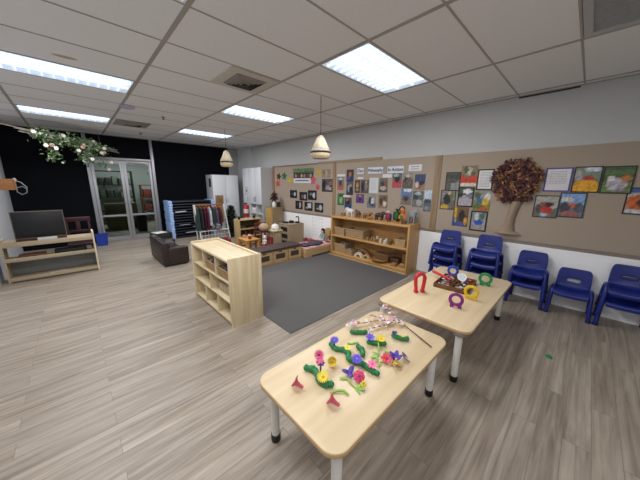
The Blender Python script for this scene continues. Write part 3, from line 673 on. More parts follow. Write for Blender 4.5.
for i, (x, y, z, a, b, c, col, l) in enumerate(((4.25, 2.62, .07, .07, .15, .09, '#7d5c3c', 'lower plank block behind the round wooden tray'), (4.25, 2.62, .16, .07, .15, .07, '#94704a', 'upper plank block behind the round wooden tray'), (4.27, 2.36, .07, .06, .09, .11, '#6b4c33', 'dark log block under the tilted log'), (4.12, 2.30, .07, .055, .05, .05, '#a58258', 'small log piece at the front of the lower tier'), (4.15, 2.14, .07, .05, .05, .07, '#b08d5f', 'small pale log piece nearest the shelf end'))):
    tag(MB().box(x-a, x+a, y-b, y+b, z, z+c, .012).build('wooden_block', wood('#%02x%02x%02x' % tuple(int(int(col[k:k+2], 16)*.8) for k in (1, 3, 5)), col, 'y', .6)), l, 'toy block')
tag(MB().tube([(4.2, 2.48, .215), (4.24, 2.36, .235), (4.28, 2.22, .22)], [.045, .04, .032], 10).build('log', plain('#5f4630', .85, var=.3, scale=40, bump=.4)), 'dark bark log resting across the blocks on the lower tier', 'log')
tag(MB().ell((4.26, 2.15, .19), (.07, .06, .05), 12, 8).build('log_knot', plain('#6a4d34', .85, var=.3, scale=40)) if False else MB().box(4.2, 4.32, 2.09, 2.2, .14, .30, .02).build('wooden_block', wood('#7a5836', '#9a744a', 'z', .6)), 'upright brown block on top of the pale log at the lower tier end', 'toy block')

# ------------------------------------------------------------ toys on the wooden shelf
def quad_animal(name, label, y, x, z, L, Hh, col, head=1, trunk=False, mane=None, tail=True, tusks=False, rz=0.):
    """toy animal, body along Y, head towards -Y when head = -1"""
    t = thing(name, label, 'toy animal', (x, y, z)); m = MB(); b = L*.30
    m.ell((0, 0, Hh*.62), (L*.20, L*.34, Hh*.27), 14, 10)
    m.ell((0, head*L*.2, Hh*.66), (L*.18, L*.18, Hh*.25), 12, 8)
    for sx in (-1, 1):
        for sy in (-1, 1):
            kx = sx*L*.11; ky = sy*L*.24
            m.tube([(kx, ky, Hh*.6), (kx*1.1, ky+head*.01*L, Hh*.3), (kx*1.1, ky, Hh*.05), (kx*1.1, ky, 0)], [L*.09, L*.065, L*.055, L*.06], 8)
    m.tube([(0, head*L*.26, Hh*.74), (0, head*L*.38, Hh*.84)], [L*.13, L*.11], 10)
    m.ell((0, head*L*.43, Hh*.84), (L*.10, L*.13, Hh*.16), 12, 8)
    if trunk:
        m.tube([(0, head*L*.5, Hh*.8), (0, head*L*.6, Hh*.6), (0, head*L*.6, Hh*.35), (0, head*L*.64, Hh*.25)], [L*.065, L*.05, L*.035, L*.03], 8)
    else:
        m.ell((0, head*L*.54, Hh*.78), (L*.06, L*.09, Hh*.09), 10, 6)
    if tail: m.tube([(0, -head*L*.33, Hh*.72), (0, -head*L*.42, Hh*.6), (0, -head*L*.43, Hh*.35)], [L*.03, L*.022, L*.02], 6)
    m.build('body', plain(col, .6, var=.12, scale=40), t, remesh=L*.018)
    for sx in (-1, 1):
        e = MB()
        if trunk: e.ell((sx*L*.13, head*L*.38, Hh*.82), (L*.04, L*.10, Hh*.16), 10, 6)
        else: e.ell((sx*L*.07, head*L*.38, Hh*1.0), (L*.02, L*.03, Hh*.06), 8, 6)
        e.build('ear', plain(col, .6, var=.12, scale=40), t)
    if mane:
        e = MB()
        for k in range(6): e.ell((0, head*L*(.2+.04*k), Hh*(.84+.02*k)), (L*.08, L*.06, Hh*.12), 8, 6)
        e.build('mane', plain(mane, .8), t, remesh=L*.02)
    return t
ZT = .868
quad_animal('toy_lizard', 'low brown toy animal at the far end of the shelf top', 3.67, 4.22, ZT, .15, .075, '#8a6a45', head=-1)
quad_animal('toy_elephant', 'white toy elephant on the shelf top', 3.46, 4.22, ZT, .25, .19, '#d8d6d4', head=1, trunk=True)
quad_animal('toy_lion', 'dark brown toy animal with mane beside the white elephant', 3.235, 4.2, ZT, .15, .155, '#6d4128', head=1, mane='#4a2b1c')
quad_animal('toy_tiger', 'brown toy animal behind the lion on the shelf top', 3.02, 4.2, ZT, .24, .13, '#8f5c33', head=-1)
quad_animal('toy_bison', 'dark shaggy toy animal in the middle of the shelf top', 2.73, 4.2, ZT, .24, .165, '#4c3226', head=-1, mane='#2e211b')
quad_animal('toy_deer', 'small tan toy animal in front of the dark shaggy one', 2.88, 4.1, ZT, .12, .075, '#a97a45', head=-1)
def bird(name, label, y, x, hh, body, wing, head, beak, belly=None):
    t = thing(name, label, 'toy animal', (x, y, ZT)); m = MB()
    m.ell((0, 0, hh*.45), (hh*.2, hh*.22, hh*.36), 14, 10); m.tube([(0, 0, hh*.7), (-.005, 0, hh*.82)], [hh*.16, hh*.14], 10)
    m.build('body', plain(body, .7), t, remesh=.006)
    MB().ell((-.01, 0, hh*.86), (hh*.15, hh*.14, hh*.14), 12, 8).build('head', plain(head, .7), t)
    for s in (-1, 1):
        MB().ell((0, s*hh*.21, hh*.45), (hh*.16, hh*.06, hh*.32), 10, 8).build('wing', plain(wing, .7), t)
        MB().ell((-hh*.06, s*hh*.08, hh*.03), (hh*.11, hh*.06, hh*.03), 8, 6).build('foot', plain(beak, .6), t)
    MB().lathe([(hh*.06, 0), (hh*.035, hh*.09), (.001, hh*.13)], (-hh*.13, 0, hh*.85), 8, rot=basis((-1, 0, -.5))).build('beak', plain(beak, .5), t)
    MB().lathe([(hh*.1, 0), (hh*.06, hh*.2), (hh*.03, hh*.3)], (hh*.1, 0, hh*.2), 8, rot=basis((.6, 0, -.35))).build('tail', plain(wing, .7), t)
    return t
bird('toy_parrot', 'red and blue soft toy parrot on the shelf top', 2.505, 4.16, .2, '#a4262e', '#24418f', '#d5d2cc', '#2b2b2b')
bird('toy_parrot', 'dark green soft toy parrot next to the red and blue one', 2.36, 4.2, .25, '#2c5a30', '#1f4426', '#22301f', '#d8a020')
o = MB(); o.tube([(4.17, 2.30+.055*math.cos(a), ZT+.26+.055*math.sin(a)) for a in (2*PI*k/24 for k in range(24))], .011, 8, closed=True)
t = thing('ring_toy', 'black hoop toy on a stand behind the green parrot', 'toy', (4.27, 2.31, ZT))
MB().tube([(4.28, 2.31+.05*math.cos(a), ZT+.235+.05*math.sin(a)) for a in (2*PI*k/24 for k in range(24))], .011, 8, closed=True).build('hoop', BLK, t, world=True)
MB().lathe([(.035, 0), (.035, .012), (.009, .016), (.009, .185)], (4.28, 2.31, ZT), 14).build('stand', BLK, t, world=True); o.bm.free()
t = thing('toy_figure', 'orange toy figure with a green front near the shelf end', 'toy', (4.16, 2.225, ZT)); m = MB()
m.ell((0, 0, .105), (.04, .045, .075), 12, 10); m.ell((0, 0, .215), (.038, .04, .045), 12, 8); m.tube([(0, 0, .15), (0, 0, .2)], .03, 10)
for s in (-1, 1): m.tube([(0, s*.022, .07), (-.005, s*.026, .015), (-.02, s*.026, .012)], [.024, .02, .018], 8); m.tube([(0, s*.035, .155), (-.01, s*.058, .11), (-.02, s*.055, .075)], [.016, .014, .013], 8)
m.build('body', plain('#d9742a', .7), t, remesh=.005)
MB().box(-.05, -.036, -.028, .028, .075, .15, .006).build('green_front', plain('#3c7a3a', .7), t)
for s in (-1, 1): MB().ell((-.034, s*.014, .222), .006, 8, 6).build('eye', BLK, t)
quad_animal('toy_koala', 'grey soft toy animal sitting at the near end of the shelf top', 2.09, 4.24, ZT, .2, .27, '#8c8f93', head=-1, tail=False)
quad_animal('toy_seal', 'dark grey toy animal at the front corner of the shelf top', 2.15, 4.08, ZT, .13, .075, '#4e4b4c', head=1)

# ------------------------------------------------------------ blue stacking chairs
def make_chair():
    t = thing('stacking_chair', 'x', 'chair', (0, 0, 0))
    prof = [(-.166, .236, .142), (-.171, .272, .156), (-.15, .296, .160), (-.09, .292, .161), (-.02, .284, .160), (.045, .282, .158), (.085, .292, .157), (.103, .318, .157), (.112, .352, .157), (.117, .372, .157), (.123, .412, .156), (.132, .465, .153), (.141, .512, .147), (.145, .538, .125)]
    us = [-1, -.8, -.56, -.4, -.14, .14, .4, .56, .8, 1]
    bm = bmesh.new(); g = []
    for i, (x, z, hw) in enumerate(prof):
        row = []
        for u in us:
            sag = (u*u)*(.016 if i < 7 else 0); fx = -(u*u)*(.012 if i >= 8 else 0)
            row.append(bm.verts.new((x+fx, u*hw, z+sag*(0.4 if i < 2 else 1))))
        g.append(row)
    for i in range(len(prof)-1):
        for k in range(len(us)-1):
            if i == 9 and 3 <= k <= 5 or i == 8 and k in (3, 4, 5): 
                if i == 9: continue
            bm.faces.new((g[i][k], g[i+1][k], g[i+1][k+1], g[i][k+1]))
    m = MB(); m.bm.free(); m.bm = bm
    m.build('seat_shell', CHAIRB, t, solid=.009, subsurf=2, ang=80)
    for s in (-1, 1):
        pts = [(-.16, s*.184, 0), (-.15, s*.178, .12), (-.138, s*.171, .24), (-.128, s*.168, .285), (-.108, s*.166, .315), (-.075, s*.165, .328), (-.02, s*.165, .325), (.05, s*.166, .31), (.085, s*.168, .29), (.105, s*.171, .25), (.13, s*.178, .12), (.15, s*.184, 0)]
        lg = MB().tube(pts, .0205, 10).build('leg_frame', CHAIRB, t)
        for p in (pts[0], pts[-1]): MB().cyl(p, (p[0], p[1], .03), .0235, n=12).build('foot_cap', plain('#16235f', .5), lg)
    MB().tube([(.06, -.166, .28), (.06, .166, .28)], .01, 8).build('cross_bar', CHAIRB, t)
    return t
ch0 = make_chair(); ch0.location = (4.235, -.035, 0)
ch0['label'] = 'single blue chair with an open oval slot between two stacks of chairs'
ch0['group'] = 'blue chairs along the wall'
names = [(1.43, 3, 'stack nearest the wooden shelf'), (.89, 3, 'stack under the paper tree trunk'), (.385, 2, 'two-chair stack under the purple bordered page'), (-.46, 2, 'stack at the picture edge')]
for y, n, l in names:
    for i in range(n):
        pos = ('bottom', 'top')[i] if n == 2 else ('bottom', 'middle', 'top')[i]
        dup(ch0, (4.24-.035*i, y, .148*i), rz=0, label='%s blue plastic chair of the %s' % (pos, l))

# ------------------------------------------------------------ the two tables
def table(label, x0, x1, y0, y1, z, lx, ly, r=.085):
    t = thing('activity_table', label, 'table', ((x0+x1)/2, (y0+y1)/2, 0), 'maple topped activity tables')
    cx, cy = t.location.x, t.location.y
    m = MB(); m.slab(x0-cx, x1-cx, y0-cy, y1-cy, z-.03, z, r, .008, 8)
    tp = m.build('tabletop', [MAPLE, EDGEB], t, ang=50)
    for p in tp.data.polygons:
        if p.normal.z < .9: p.material_index = 1
    for sx, sy in ((lx[0], ly[0]), (lx[1], ly[0]), (lx[0], ly[1]), (lx[1], ly[1])):
        x, y = sx-cx, sy-cy
        lg = MB().cyl((x, y, .045), (x, y, z-.032), .024, .027, 18).build('leg', plain('#e0ded8', .4, .0, .02), t)
        MB().lathe([(.026, 0), (.029, .01), (.029, .045), (.024, .05)], (x, y, 0), 18).build('foot_cap', BLK, lg)
        MB().cyl((x, y, z-.045), (x, y, z-.03), .05, n=18).build('mounting_plate', plain('#8d8c88', .4, .4), lg)
    return t
TZ = .46
table('front maple table covered with plastic garden flowers', .595, 1.79, .52, 1.145, TZ, (.69, 1.715), (.595, 1.09))
table('far maple table with coloured magnets and a wooden tray', 1.965, 3.515, .445, 1.255, TZ, (2.0, 3.39), (.52, 1.2))

# ------------------------------------------------------------ garden toys on the front table
GRN = '#1f7a44'; VIO = '#6a55d0'; DVI = '#46308f'; PNK = '#e2568a'; YEL = '#f0d848'; LGR = '#8cc152'; LPK = '#f07aa6'
def pl(c): return plain(c, .4, var=.04)
def lump(m, pts, r, n=10):
    pts = [Vector(p) for p in pts]; out = []; rs = []
    for a, b in zip(pts, pts[1:]):
        k = max(2, int((b-a).length/.009))
        for i in range(k): out.append(a.lerp(b, i/k))
    out.append(pts[-1]); d = 0; prev = out[0]
    for i, p in enumerate(out):
        d += (p-prev).length; prev = p
        rs.append(r*(1+.16*math.cos(2*PI*d/.032)))
    rs[0] *= .55; rs[-1] *= .55
    m.tube(out, rs, n)
    for e in (pts[0], pts[-1]): m.ell(e, r*.95, 10, 8)
def base(label, pts, r=.0155):
    t = thing('flower_log', label, 'toy', (pts[0][0], pts[0][1], TZ), 'green wavy bases of the garden set')
    m = MB(); lump(m, [(x, y, TZ+r*1.08) for x, y in pts], r)
    m.build('log_body', pl(GRN), t, world=True, remesh=.003)
    k = MB()
    for i, (x, y) in enumerate(pts):
        k.cyl((x, y, TZ+r*1.7), (x, y, TZ+r*2.3), .0065, n=10)
    k.build('pegs', pl('#2b9456'), t, world=True)
    return t
def petals(m, c, nrm, n, r0, r1, wd, cup=.25, th=.0028):
    R = basis(nrm); c = Vector(c)
    for k in range(n):
        a = 2*PI*k/n; q = Matrix.Rotation(a, 3, 'Z') @ Matrix.Rotation(-cup, 3, 'Y')
        m.ell(c + R @ (Matrix.Rotation(a, 3, 'Z') @ Vector(((r0+r1)/2, 0, math.sin(cup)*(r0+r1)/2))), ((r1-r0)/2, wd/2, th), 8, 6, rot=R @ q)
def flower(name, label, c, nrm, n, R, col, eye=None, wd=None, cup=.25, stem=None, under=None, rows=1):
    """petal disc at c; stem = foot point"""
    t = thing(name, label, 'toy flower', c, 'plastic flowers of the garden set')
    m = MB(); wd = wd or 2*PI*R*.62/n
    for k in range(rows):
        petals(m, Vector(c)+Vector(nrm).normalized()*.005*k, nrm, n, R*.12, R*(1-.28*k), wd*(1-.2*k), cup+.3*k)
    m.lathe([(R*.45, -.002), (R*.5, .003), (R*.2, .004)], c, 16, rot=basis(nrm))
    m.build('petals', pl(col), t, world=True)
    MB().ell(Vector(c)+Vector(nrm).normalized()*.006, (R*.22, R*.22, .005), 12, 6, rot=basis(nrm)).build('flower_eye', pl(eye or col), t, world=True)
    if under:
        m = MB(); petals(m, Vector(c)-Vector(nrm).normalized()*.012, nrm, 7, R*.1, R*.8, R*.4, .1); m.build('under_petals', pl(under), t, world=True)
    if stem: MB().tube([stem, Vector(stem).lerp(Vector(c), .5), c], .0055, 8).build('stem', pl(DVI if under or col == VIO else '#3d8a3f'), t, world=True)
    return t
UPV = Vector((-.35, -.25, 1))
base('wavy green base under the yellow flower nearest the pink funnels', [(.845, .985), (.872, .945), (.856, .895), (.832, .862), (.838, .822), (.862, .798)], .0185)
base('longest wavy green base with two purple discs and a pink star', [(1.115, 1.045), (1.104, .99), (1.137, .947), (1.134, .903), (1.09, .872), (1.096, .825), (1.119, .779), (1.112, .725), (1.115, .675)], .0165)
base('curved green base with no flower on it, behind the pink star', [(1.229, .902), (1.224, .864), (1.183, .83)], .0175)
base('straight green base with no flower, closest to the blossom branch', [(1.335, 1.045), (1.365, 1.01), (1.41, .972)], .016)
base('green base under the purple and yellow flower pair', [(1.325, .888), (1.352, .845), (1.388, .80)], .016)
base('green base lying apart near the brown branch stem', [(1.518, .812), (1.52, .762), (1.553, .722)], .0165)
# upright stack of three flowers
flower('toy_flower', 'round pink spiky flower on top of the tall upright stem', (.883, .917, .585), (-.7, -.6, .55), 18, .031, PNK, '#7a1f3a', cup=.12)
flower('toy_flower', 'light pink ruffled flower below the spiky pink one on the tall stem', (.877, .903, .560), (-.55, -.45, .8), 7, .027, LPK, '#f59abf', cup=.5, rows=2)
flower('toy_flower', 'purple flower with long stem holding up the two pink flowers', (.880, .900, .537), (-.2, -.2, 1), 8, .027, '#54309c', cup=.45, stem=(.888, .908, TZ+.002))
flower('toy_flower', 'bright yellow daisy on the green base next to the pink funnels', (.837, .837, TZ+.055), (-.35, -.3, 1), 18, .036, YEL, '#d8b52e', cup=.15, under=DVI, stem=(.834, .84, TZ+.034))
flower('toy_flower', 'purple disc flower at the far end of the longest green base', (1.117, 1.014, TZ+.06), (-.3, -.2, 1), 20, .032, VIO, '#8b7ae0', cup=.3, stem=(1.110, 1.01, TZ+.03))
flower('toy_flower', 'purple disc flower in the middle of the longest green base', (1.083, .80, TZ+.055), (-.35, -.25, 1), 20, .036, VIO, '#9587e6', cup=.28, stem=(1.096, .82, TZ+.03))
flower('toy_flower', 'small yellow star between the purple discs on the long base', (1.15, .926, TZ+.036), (-.2, -.1, 1), 6, .026, '#f1dc5a', cup=.2)
flower('toy_flower', 'flat pink star at the near end of the longest green base', (1.126, .719, TZ+.046), (-.2, -.1, 1), 8, .034, LPK, '#e2568a', cup=.1, stem=(1.118, .722, TZ+.03))
flower('toy_flower', 'purple star beside the yellow disc on the far green base', (1.333, .881, TZ+.05), (-.3, -.2, 1), 8, .033, '#7058d2', cup=.3, stem=(1.332, .876, TZ+.03))
flower('toy_flower', 'yellow disc with raised rim beside the purple star', (1.372, .821, TZ+.05), (-.3, -.2, 1), 22, .034, YEL, '#e2c53a', cup=.3, stem=(1.374, .818, TZ+.03))
flower('toy_flower', 'small dark purple flower on the base near the branch stem', (1.513, .80, TZ+.045), (0, 0, 1), 5, .022, DVI, cup=.3, stem=(1.518, .80, TZ+.03))
flower('toy_flower', 'tiny yellow blossom on the base near the branch stem', (1.525, .742, TZ+.042), (-.2, 0, 1), 5, .014, YEL, cup=.2)
def funnel(name, label, c, d, R, L, col, n=3):
    t = thing(name, label, 'toy flower', c); m = MB()
    m.lathe([(.007, 0), (.009, L*.4), (R*.5, L*.75), (R, L), (R*.86, L), (R*.35, L*.72), (.004, L*.5)], c, 18, rot=basis(d))
    Rm = basis(d)
    for k in range(n):
        a = 2*PI*k/n; u = Rm @ Vector((math.cos(a), math.sin(a), 0))
        m.ell(Vector(c) + Vector(d).normalized()*L + u*R*.85, (R*.5, R*.32, .004), 8, 6, rot=Rm @ Matrix.Rotation(a, 3, 'Z'))
    m.build('petals', pl(col), t, world=True)
    return t
funnel('toy_trumpet_flower', 'dusty pink trumpet flower lying at the table corner side, by itself', (.738, .885, TZ+.018), (-.45, .75, .42), .028, .055, '#c85468')
funnel('toy_trumpet_flower', 'dusty pink trumpet flower lying next to the light green stem', (.795, .678, TZ+.018), (-.35, .8, .38), .028, .055, '#cc5568')
t = thing('toy_tulip', 'yellow cup flower standing beside the tall pink flowers', 'toy flower', (.995, .905, TZ)); m = MB()
R = basis((-.55, -.45, .75)); m.lathe([(.009, -.006), (.019, .008), (.025, .024), (.029, .034), (.024, .033), (.018, .015), (.003, .006)], (.993, .915, TZ+.018), 20, rot=R)
m.build('petals', pl('#e3c94a'), t, world=True); MB().ell((.986, .909, TZ+.031), .008, 10, 6).build('flower_eye', pl('#c9a13a'), t, world=True)
t = thing('toy_rose', 'large deep pink rose lying between the purple petals and the yellow flower', 'toy flower', (1.0, .722, TZ)); m = MB()
R = basis((-.6, -.45, .7)); C0 = Vector((1.01, .725, TZ+.028))
for k, (q, hh, n) in enumerate(((.029, .0, 7), (.022, .006, 6), (.014, .012, 5))):
    for i in range(n):
        a = 2*PI*i/n+k*.5; m.ell(C0 + R @ Vector((math.cos(a)*q*.72, math.sin(a)*q*.72, hh)), (q*.5, q*.5, .006), 8, 6, rot=R @ Matrix.Rotation(a, 3, 'Z') @ Matrix.Rotation(-.6, 3, 'Y'))
m.build('petals', pl('#df4f7f'), t, world=True); MB().ell(C0 + R @ Vector((0, 0, .014)), (.007, .007, .005), 10, 6).build('flower_eye', pl('#8f2a4f'), t, world=True)
t = thing('toy_iris', 'dark purple open petals beside the deep pink rose', 'toy flower', (1.0, .785, TZ)); m = MB()
for a, z in ((0.3, .5), (2.2, .35), (4.0, .3)): m.ell((1.0+math.cos(a)*.022, .785+math.sin(a)*.022, TZ+.026), (.026, .016, .007), 10, 6, rot=rotz(a) @ Matrix.Rotation(-z*.9, 3, 'Y'))
m.ell((1.0, .785, TZ+.014), .014, 10, 8); m.build('petals', pl('#4f3a9e'), t, world=True)
flower('toy_flower', 'small yellow flower with green leaves at the rose side', (.985, .675, TZ+.022), (-.4, -.3, 1), 6, .02, '#e9d040', '#c08a2a', cup=.5, rows=2)
def stalk(label, pts, r=.004, leaves=()):
    t = thing('toy_leaf_stem', label, 'toy leaf', (pts[0][0], pts[0][1], TZ)); m = MB()
    m.tube([(x, y, TZ+z) for x, y, z in pts], r, 8); m.build('stem', pl(LGR), t, world=True)
    for (x, y, z, a, l) in leaves:
        MB().ell((x+math.cos(a)*l/2, y+math.sin(a)*l/2, TZ+z), (l/2, l*.2, .003), 10, 6, rot=rotz(a) @ Matrix.Rotation(-.2, 3, 'Y')).build('leaf', pl(LGR), t, world=True)
stalk('light green curved leaf lying alone behind the yellow star', [(1.218, .985, .008), (1.235, .965, .005), (1.255, .955, .006), (1.275, .935, .012)], .006)
stalk('light green stem lying beside the near pink trumpet flower', [(.835, .765, .006), (.862, .752, .012), (.885, .728, .012), (.888, .70, .005)], .006, [(.845, .76, .01, 2.6, .03)])
stalk('light green leafy stem under the deep pink rose', [(.965, .775, .006), (.955, .735, .006), (.95, .70, .006), (.935, .66, .006)], .004, [(.965, .775, .008, 2.2, .045), (.955, .70, .008, -1.2, .05), (.95, .7, .01, -.3, .04)])
stalk('yellow green stem standing up between the far flowers', [(1.255, .765, .006), (1.30, .785, .02), (1.345, .825, .035)], .005, [(1.28, .775, .012, 2.2, .045), (1.25, .765, .007, 2.6, .05)])
stalk('light green stem beside the red star flower', [(1.225, .73, .006), (1.235, .71, .008), (1.24, .69, .006)], .005, [(1.225, .735, .008, 2.4, .055), (1.22, .72, .006, 3.3, .05), (1.245, .75, .006, 2.9, .05)])
stalk('long light green stem pointing to the dark purple flower', [(1.325, .76, .01), (1.345, .72, .01), (1.365, .685, .01)], .0055)
flower('toy_flower', 'red star flower in the far flower cluster', (1.254, .702, TZ+.026), (-.45, -.2, 1), 6, .038, '#d8405a', '#b02a44', cup=.25)
t = thing('toy_iris', 'big violet blossom standing in the far flower cluster', 'toy flower', (1.30, .668, TZ)); m = MB()
for a, z in ((0.3, .9), (1.6, .7), (2.8, .8), (4.2, .6), (5.3, .7)): m.ell((1.30+math.cos(a)*.018, .668+math.sin(a)*.018, TZ+.034), (.031, .015, .006), 10, 6, rot=rotz(a) @ Matrix.Rotation(-z, 3, 'Y'))
m.ell((1.30, .668, TZ+.018), .017, 10, 8); m.build('petals', pl('#523aa8'), t, world=True)
t = thing('toy_butterfly', 'dark striped triangular wing piece beside the violet blossom', 'toy', (1.352, .622, TZ)); m = MB()
m.prism([(0, 0), (.062, .006), (.05, .03), (.03, .05), (.004, .052)], (1.372, .655, TZ+.003), (-.35, -.92, 0), (-.35, .1, .9), (.005, .0, .002)); m.build('wing', pl('#5a4a78'), t, world=True)
m = MB()
for k in range(3): m.tube([(1.368-.014*k, .648-.012*k, TZ+.012+.012*k), (1.352-.012*k, .606-.006*k, TZ+.016+.01*k)], .0024, 6)
m.build('stripes', pl('#d8cfd2'), t, world=True)
funnel('toy_trumpet_flower', 'pale yellow trumpet flower lying in front of the violet blossom', (1.275, .612, TZ+.014), (-.5, .6, .45), .022, .045, '#d8b455')
# blossom branch
t = thing('blossom_branch', 'brown branch with tiny pink and white blossoms across the table end', 'branch', (1.65, .85, TZ)); z = TZ+.008
BR = plain('#5a4038', .7, var=.2)
main = [(1.60, .572, z), (1.655, .70, z+.004), (1.705, .83, z+.01), (1.745, .93, z+.02), (1.785, 1.01, z+.03), (1.775, 1.09, z+.04)]
side = [(1.705, .83, z+.01), (1.69, .90, z+.02), (1.635, .95, z+.025), (1.57, 1.0, z+.025), (1.49, 1.04, z+.022), (1.42, 1.09, z+.018), (1.355, 1.125, z+.012)]
s2 = [(1.69, .90, z+.02), (1.60, .915, z+.012), (1.53, .96, z+.008), (1.45, .985, z+.006)]
s3 = [(1.635, .95, z+.025), (1.62, 1.02, z+.035), (1.58, 1.07, z+.04)]
MB().tube(main, [.0042, .004, .0036, .003, .0024, .0018], 7).build('stem', BR, t, world=True)
for q in (side, s2, s3): MB().tube(q, [.0032]*(len(q)-1)+[.0016], 6).build('twig', BR, t, world=True)
rnd = random.Random(21)
def blossom(col):
    m = MB()
    for k in range(5): a = 2*PI*k/5; m.ell((math.cos(a)*.0062, math.sin(a)*.0062, 0), (.0058, .0048, .0022), 7, 5, rot=rotz(a))
    m.ell((0, 0, .002), .0028, 6, 5); return m.build('blossom', plain(col, .7), t)
bl = [blossom('#f0e6e4'), blossom('#e8cfd0'), blossom('#d9a9b2')]
def on(path):
    i = rnd.randrange(len(path)-1); return Vector(path[i]).lerp(Vector(path[i+1]), rnd.random())
for i in range(84):
    pth = rnd.choice([side, side, side, s2, s2, s3, main[3:]])
    p = on(pth)+Vector((rnd.gauss(0, .016), rnd.gauss(0, .016), abs(rnd.gauss(.006, .008))))
    o = bl[i] if i < 3 else rnd.choice(bl[:3]).copy()
    if i >= 3: COL.objects.link(o); o.parent = t
    o.location = p - t.location; o.rotation_euler = (rnd.gauss(0, .5), rnd.gauss(0, .5), rnd.random()*6); s_ = .8+.7*rnd.random(); o.scale = (s_, s_, s_)

# ------------------------------------------------------------ magnets and tray on the far table
def horseshoe(label, col, c, a, Ro=.063, tall=1., th=.02, op=0.5):
    """standing horseshoe magnet; a = heading of its width"""
    t = thing('horseshoe_magnet', label, 'magnet', (c[0], c[1], TZ), 'giant plastic horseshoe magnets'); m = MB()
    rr = Ro*(.21 if tall == 1 else .24); Rc = Ro-rr; cz = Ro*1.22 if tall == 1 else Ro*1.12*tall
    pts = []
    for k in range(25):
        g = math.radians(-90+op) + (2*PI-2*math.radians(op))*k/24
        pts.append((Rc*math.cos(g), cz + Rc*math.sin(g)*tall))
    if tall > 1: pts = [(Rc*.72, .01), (Rc*.8, .05), (Rc*.95, .1)] + [(Rc*math.cos(PI*k/16), .145+Rc*math.sin(PI*k/16)*1.15) for k in range(17)] + [(-Rc*.95, .1), (-Rc*.8, .05), (-Rc*.72, .01)]
    rings = []
    for i, p in enumerate(pts):
        q0, q1 = Vector(pts[max(0, i-1)]), Vector(pts[min(len(pts)-1, i+1)]); d = (q1-q0).normalized(); nn = Vector((-d.y, d.x))
        P = Vector(p); b = th/2
        rings.append([((P+nn*u).x, w_, (P+nn*u).y) for u, w_ in ((-rr, -b*.6), (-rr*.6, -b), (rr*.6, -b), (rr, -b*.6), (rr, b*.6), (rr*.6, b), (-rr*.6, b), (-rr, b*.6))])
    m.loops(rings); m.build('arch', plain(col, .35, var=.03), t)
    for s in (-1, 1):
        x = pts[0][0]*1.02 if tall > 1 else Ro*.52
        MB().box(s*abs(x)-rr*(1.25 if tall > 1 else .95), s*abs(x)+rr*(1.25 if tall > 1 else 1.35), -th*.62, th*.62, 0, .024 if tall > 1 else .03, .004).build('foot', plain(col, .35, var=.03), t)
    t.rotation_euler = (0, 0, a)
    return t
horseshoe('blue horseshoe magnet at the far edge behind the wooden tray', '#2848c0', (3.16, .985), math.radians(-75), .062)
horseshoe('green horseshoe magnet at the chair side of the wooden tray', '#1c8a4a', (3.13, .64), math.radians(-80), .066)
horseshoe('yellow horseshoe magnet in front of the tray corner', '#e8bf1e', (2.63, .635), math.radians(-78), .064)
horseshoe('purple horseshoe magnet alone on the front half of the table', '#86237f', (2.345, .675), math.radians(-76), .062)
horseshoe('tall red horseshoe magnet standing apart by the table edge', '#d02a36', (2.425, 1.05), math.radians(-38), .062, 1.6, .034, 28)
t = thing('wooden_tray', 'brown divided wooden tray full of small magnetic pieces', 'tray', (2.90, .865, TZ)); t.rotation_euler = (0, 0, math.radians(4))
WT = wood('#5f3c22', '#7a512f', 'x', .5); a, b, hh = .205, .165, .048
m = MB(); m.box(-a, a, -b, b, 0, .008)
m.build('tray_bottom', WT, t, smooth=False)
m = MB(); m.box(-a, a, -b, -b+.012, .008, hh, .002); m.box(-a, a, b-.012, b, .008, hh, .002); m.box(-a, -a+.012, -b+.012, b-.012, .008, hh, .002); m.box(a-.012, a, -b+.012, b-.012, .008, hh, .002)
m.build('tray_rim', WT, t)
for x in (-.07, .07): MB().box(x-.004, x+.004, -b+.012, b-.012, .008, .04).build('divider', WT, t)
MB().box(-a+.012, a-.012, -.004, .004, .008, .039).build('divider', WT, t)
rnd = random.Random(4)
kinds = [('steel_disc', 'grey metal disc lying in the wooden tray', '#9ea3a8', .35, .3), ('black_disc', 'black magnetic disc lying in the wooden tray', '#1e1f22', .4, 0), ('red_disc', 'red plastic disc lying in the wooden tray', '#a5332e', .4, 0), ('white_disc', 'white plastic disc lying in the wooden tray', '#d8d4cf', .4, 0), ('tan_disc', 'tan wooden disc lying in the wooden tray', '#b08a62', .5, 0), ('blue_disc', 'dark blue plastic disc lying in the wooden tray', '#39457c', .4, 0)]
pro = []
for n, l, c, r, me in kinds:
    o = tag(MB().lathe([(.008, 0), (.012, .002), (.012, .007), (.008, .009)], n=14).build(n, plain(c, r, me)), l, 'disc', l.replace(' lying', 's lying').replace('disc', 'disc'))
    pro.append(o)
RT = rotz(math.radians(4)); cnt = 0
for ci, cx in enumerate((-.135, 0, .135)):
    for cyi, cy in enumerate((-.08, .08)):
        for i in range(15):
            if (ci, cyi) == (2, 0) and i > 5: break
            k = rnd.choice([0, 0, 1, 2, 3, 3, 4, 5]); px = cx + rnd.uniform(-.042, .042); py = cy + rnd.uniform(-.055, .055)
            p = Vector((2.90, .865, TZ)) + RT @ Vector((px, py, .020+.0095*(i//5)))
            if pro[k].location.length == 0: o = pro[k]
            else: o = pro[k].copy(); COL.objects.link(o)
            s_ = rnd.uniform(1.0, 1.6); o.location = p; o.scale = (s_, s_, 1); cnt += 1
for o in pro:
    if o.location.length == 0: o.location = Vector((2.90, .865, TZ)) + RT @ Vector((rnd.uniform(-.04, .04), .08, .03))
t = thing('magnet_wand', 'red magnet wand leaning over the tray rim', 'magnet', (2.93, 1.03, TZ))
p0, p1 = Vector((3.0, 1.15, TZ+.062)), Vector((2.87, .91, TZ+.062))
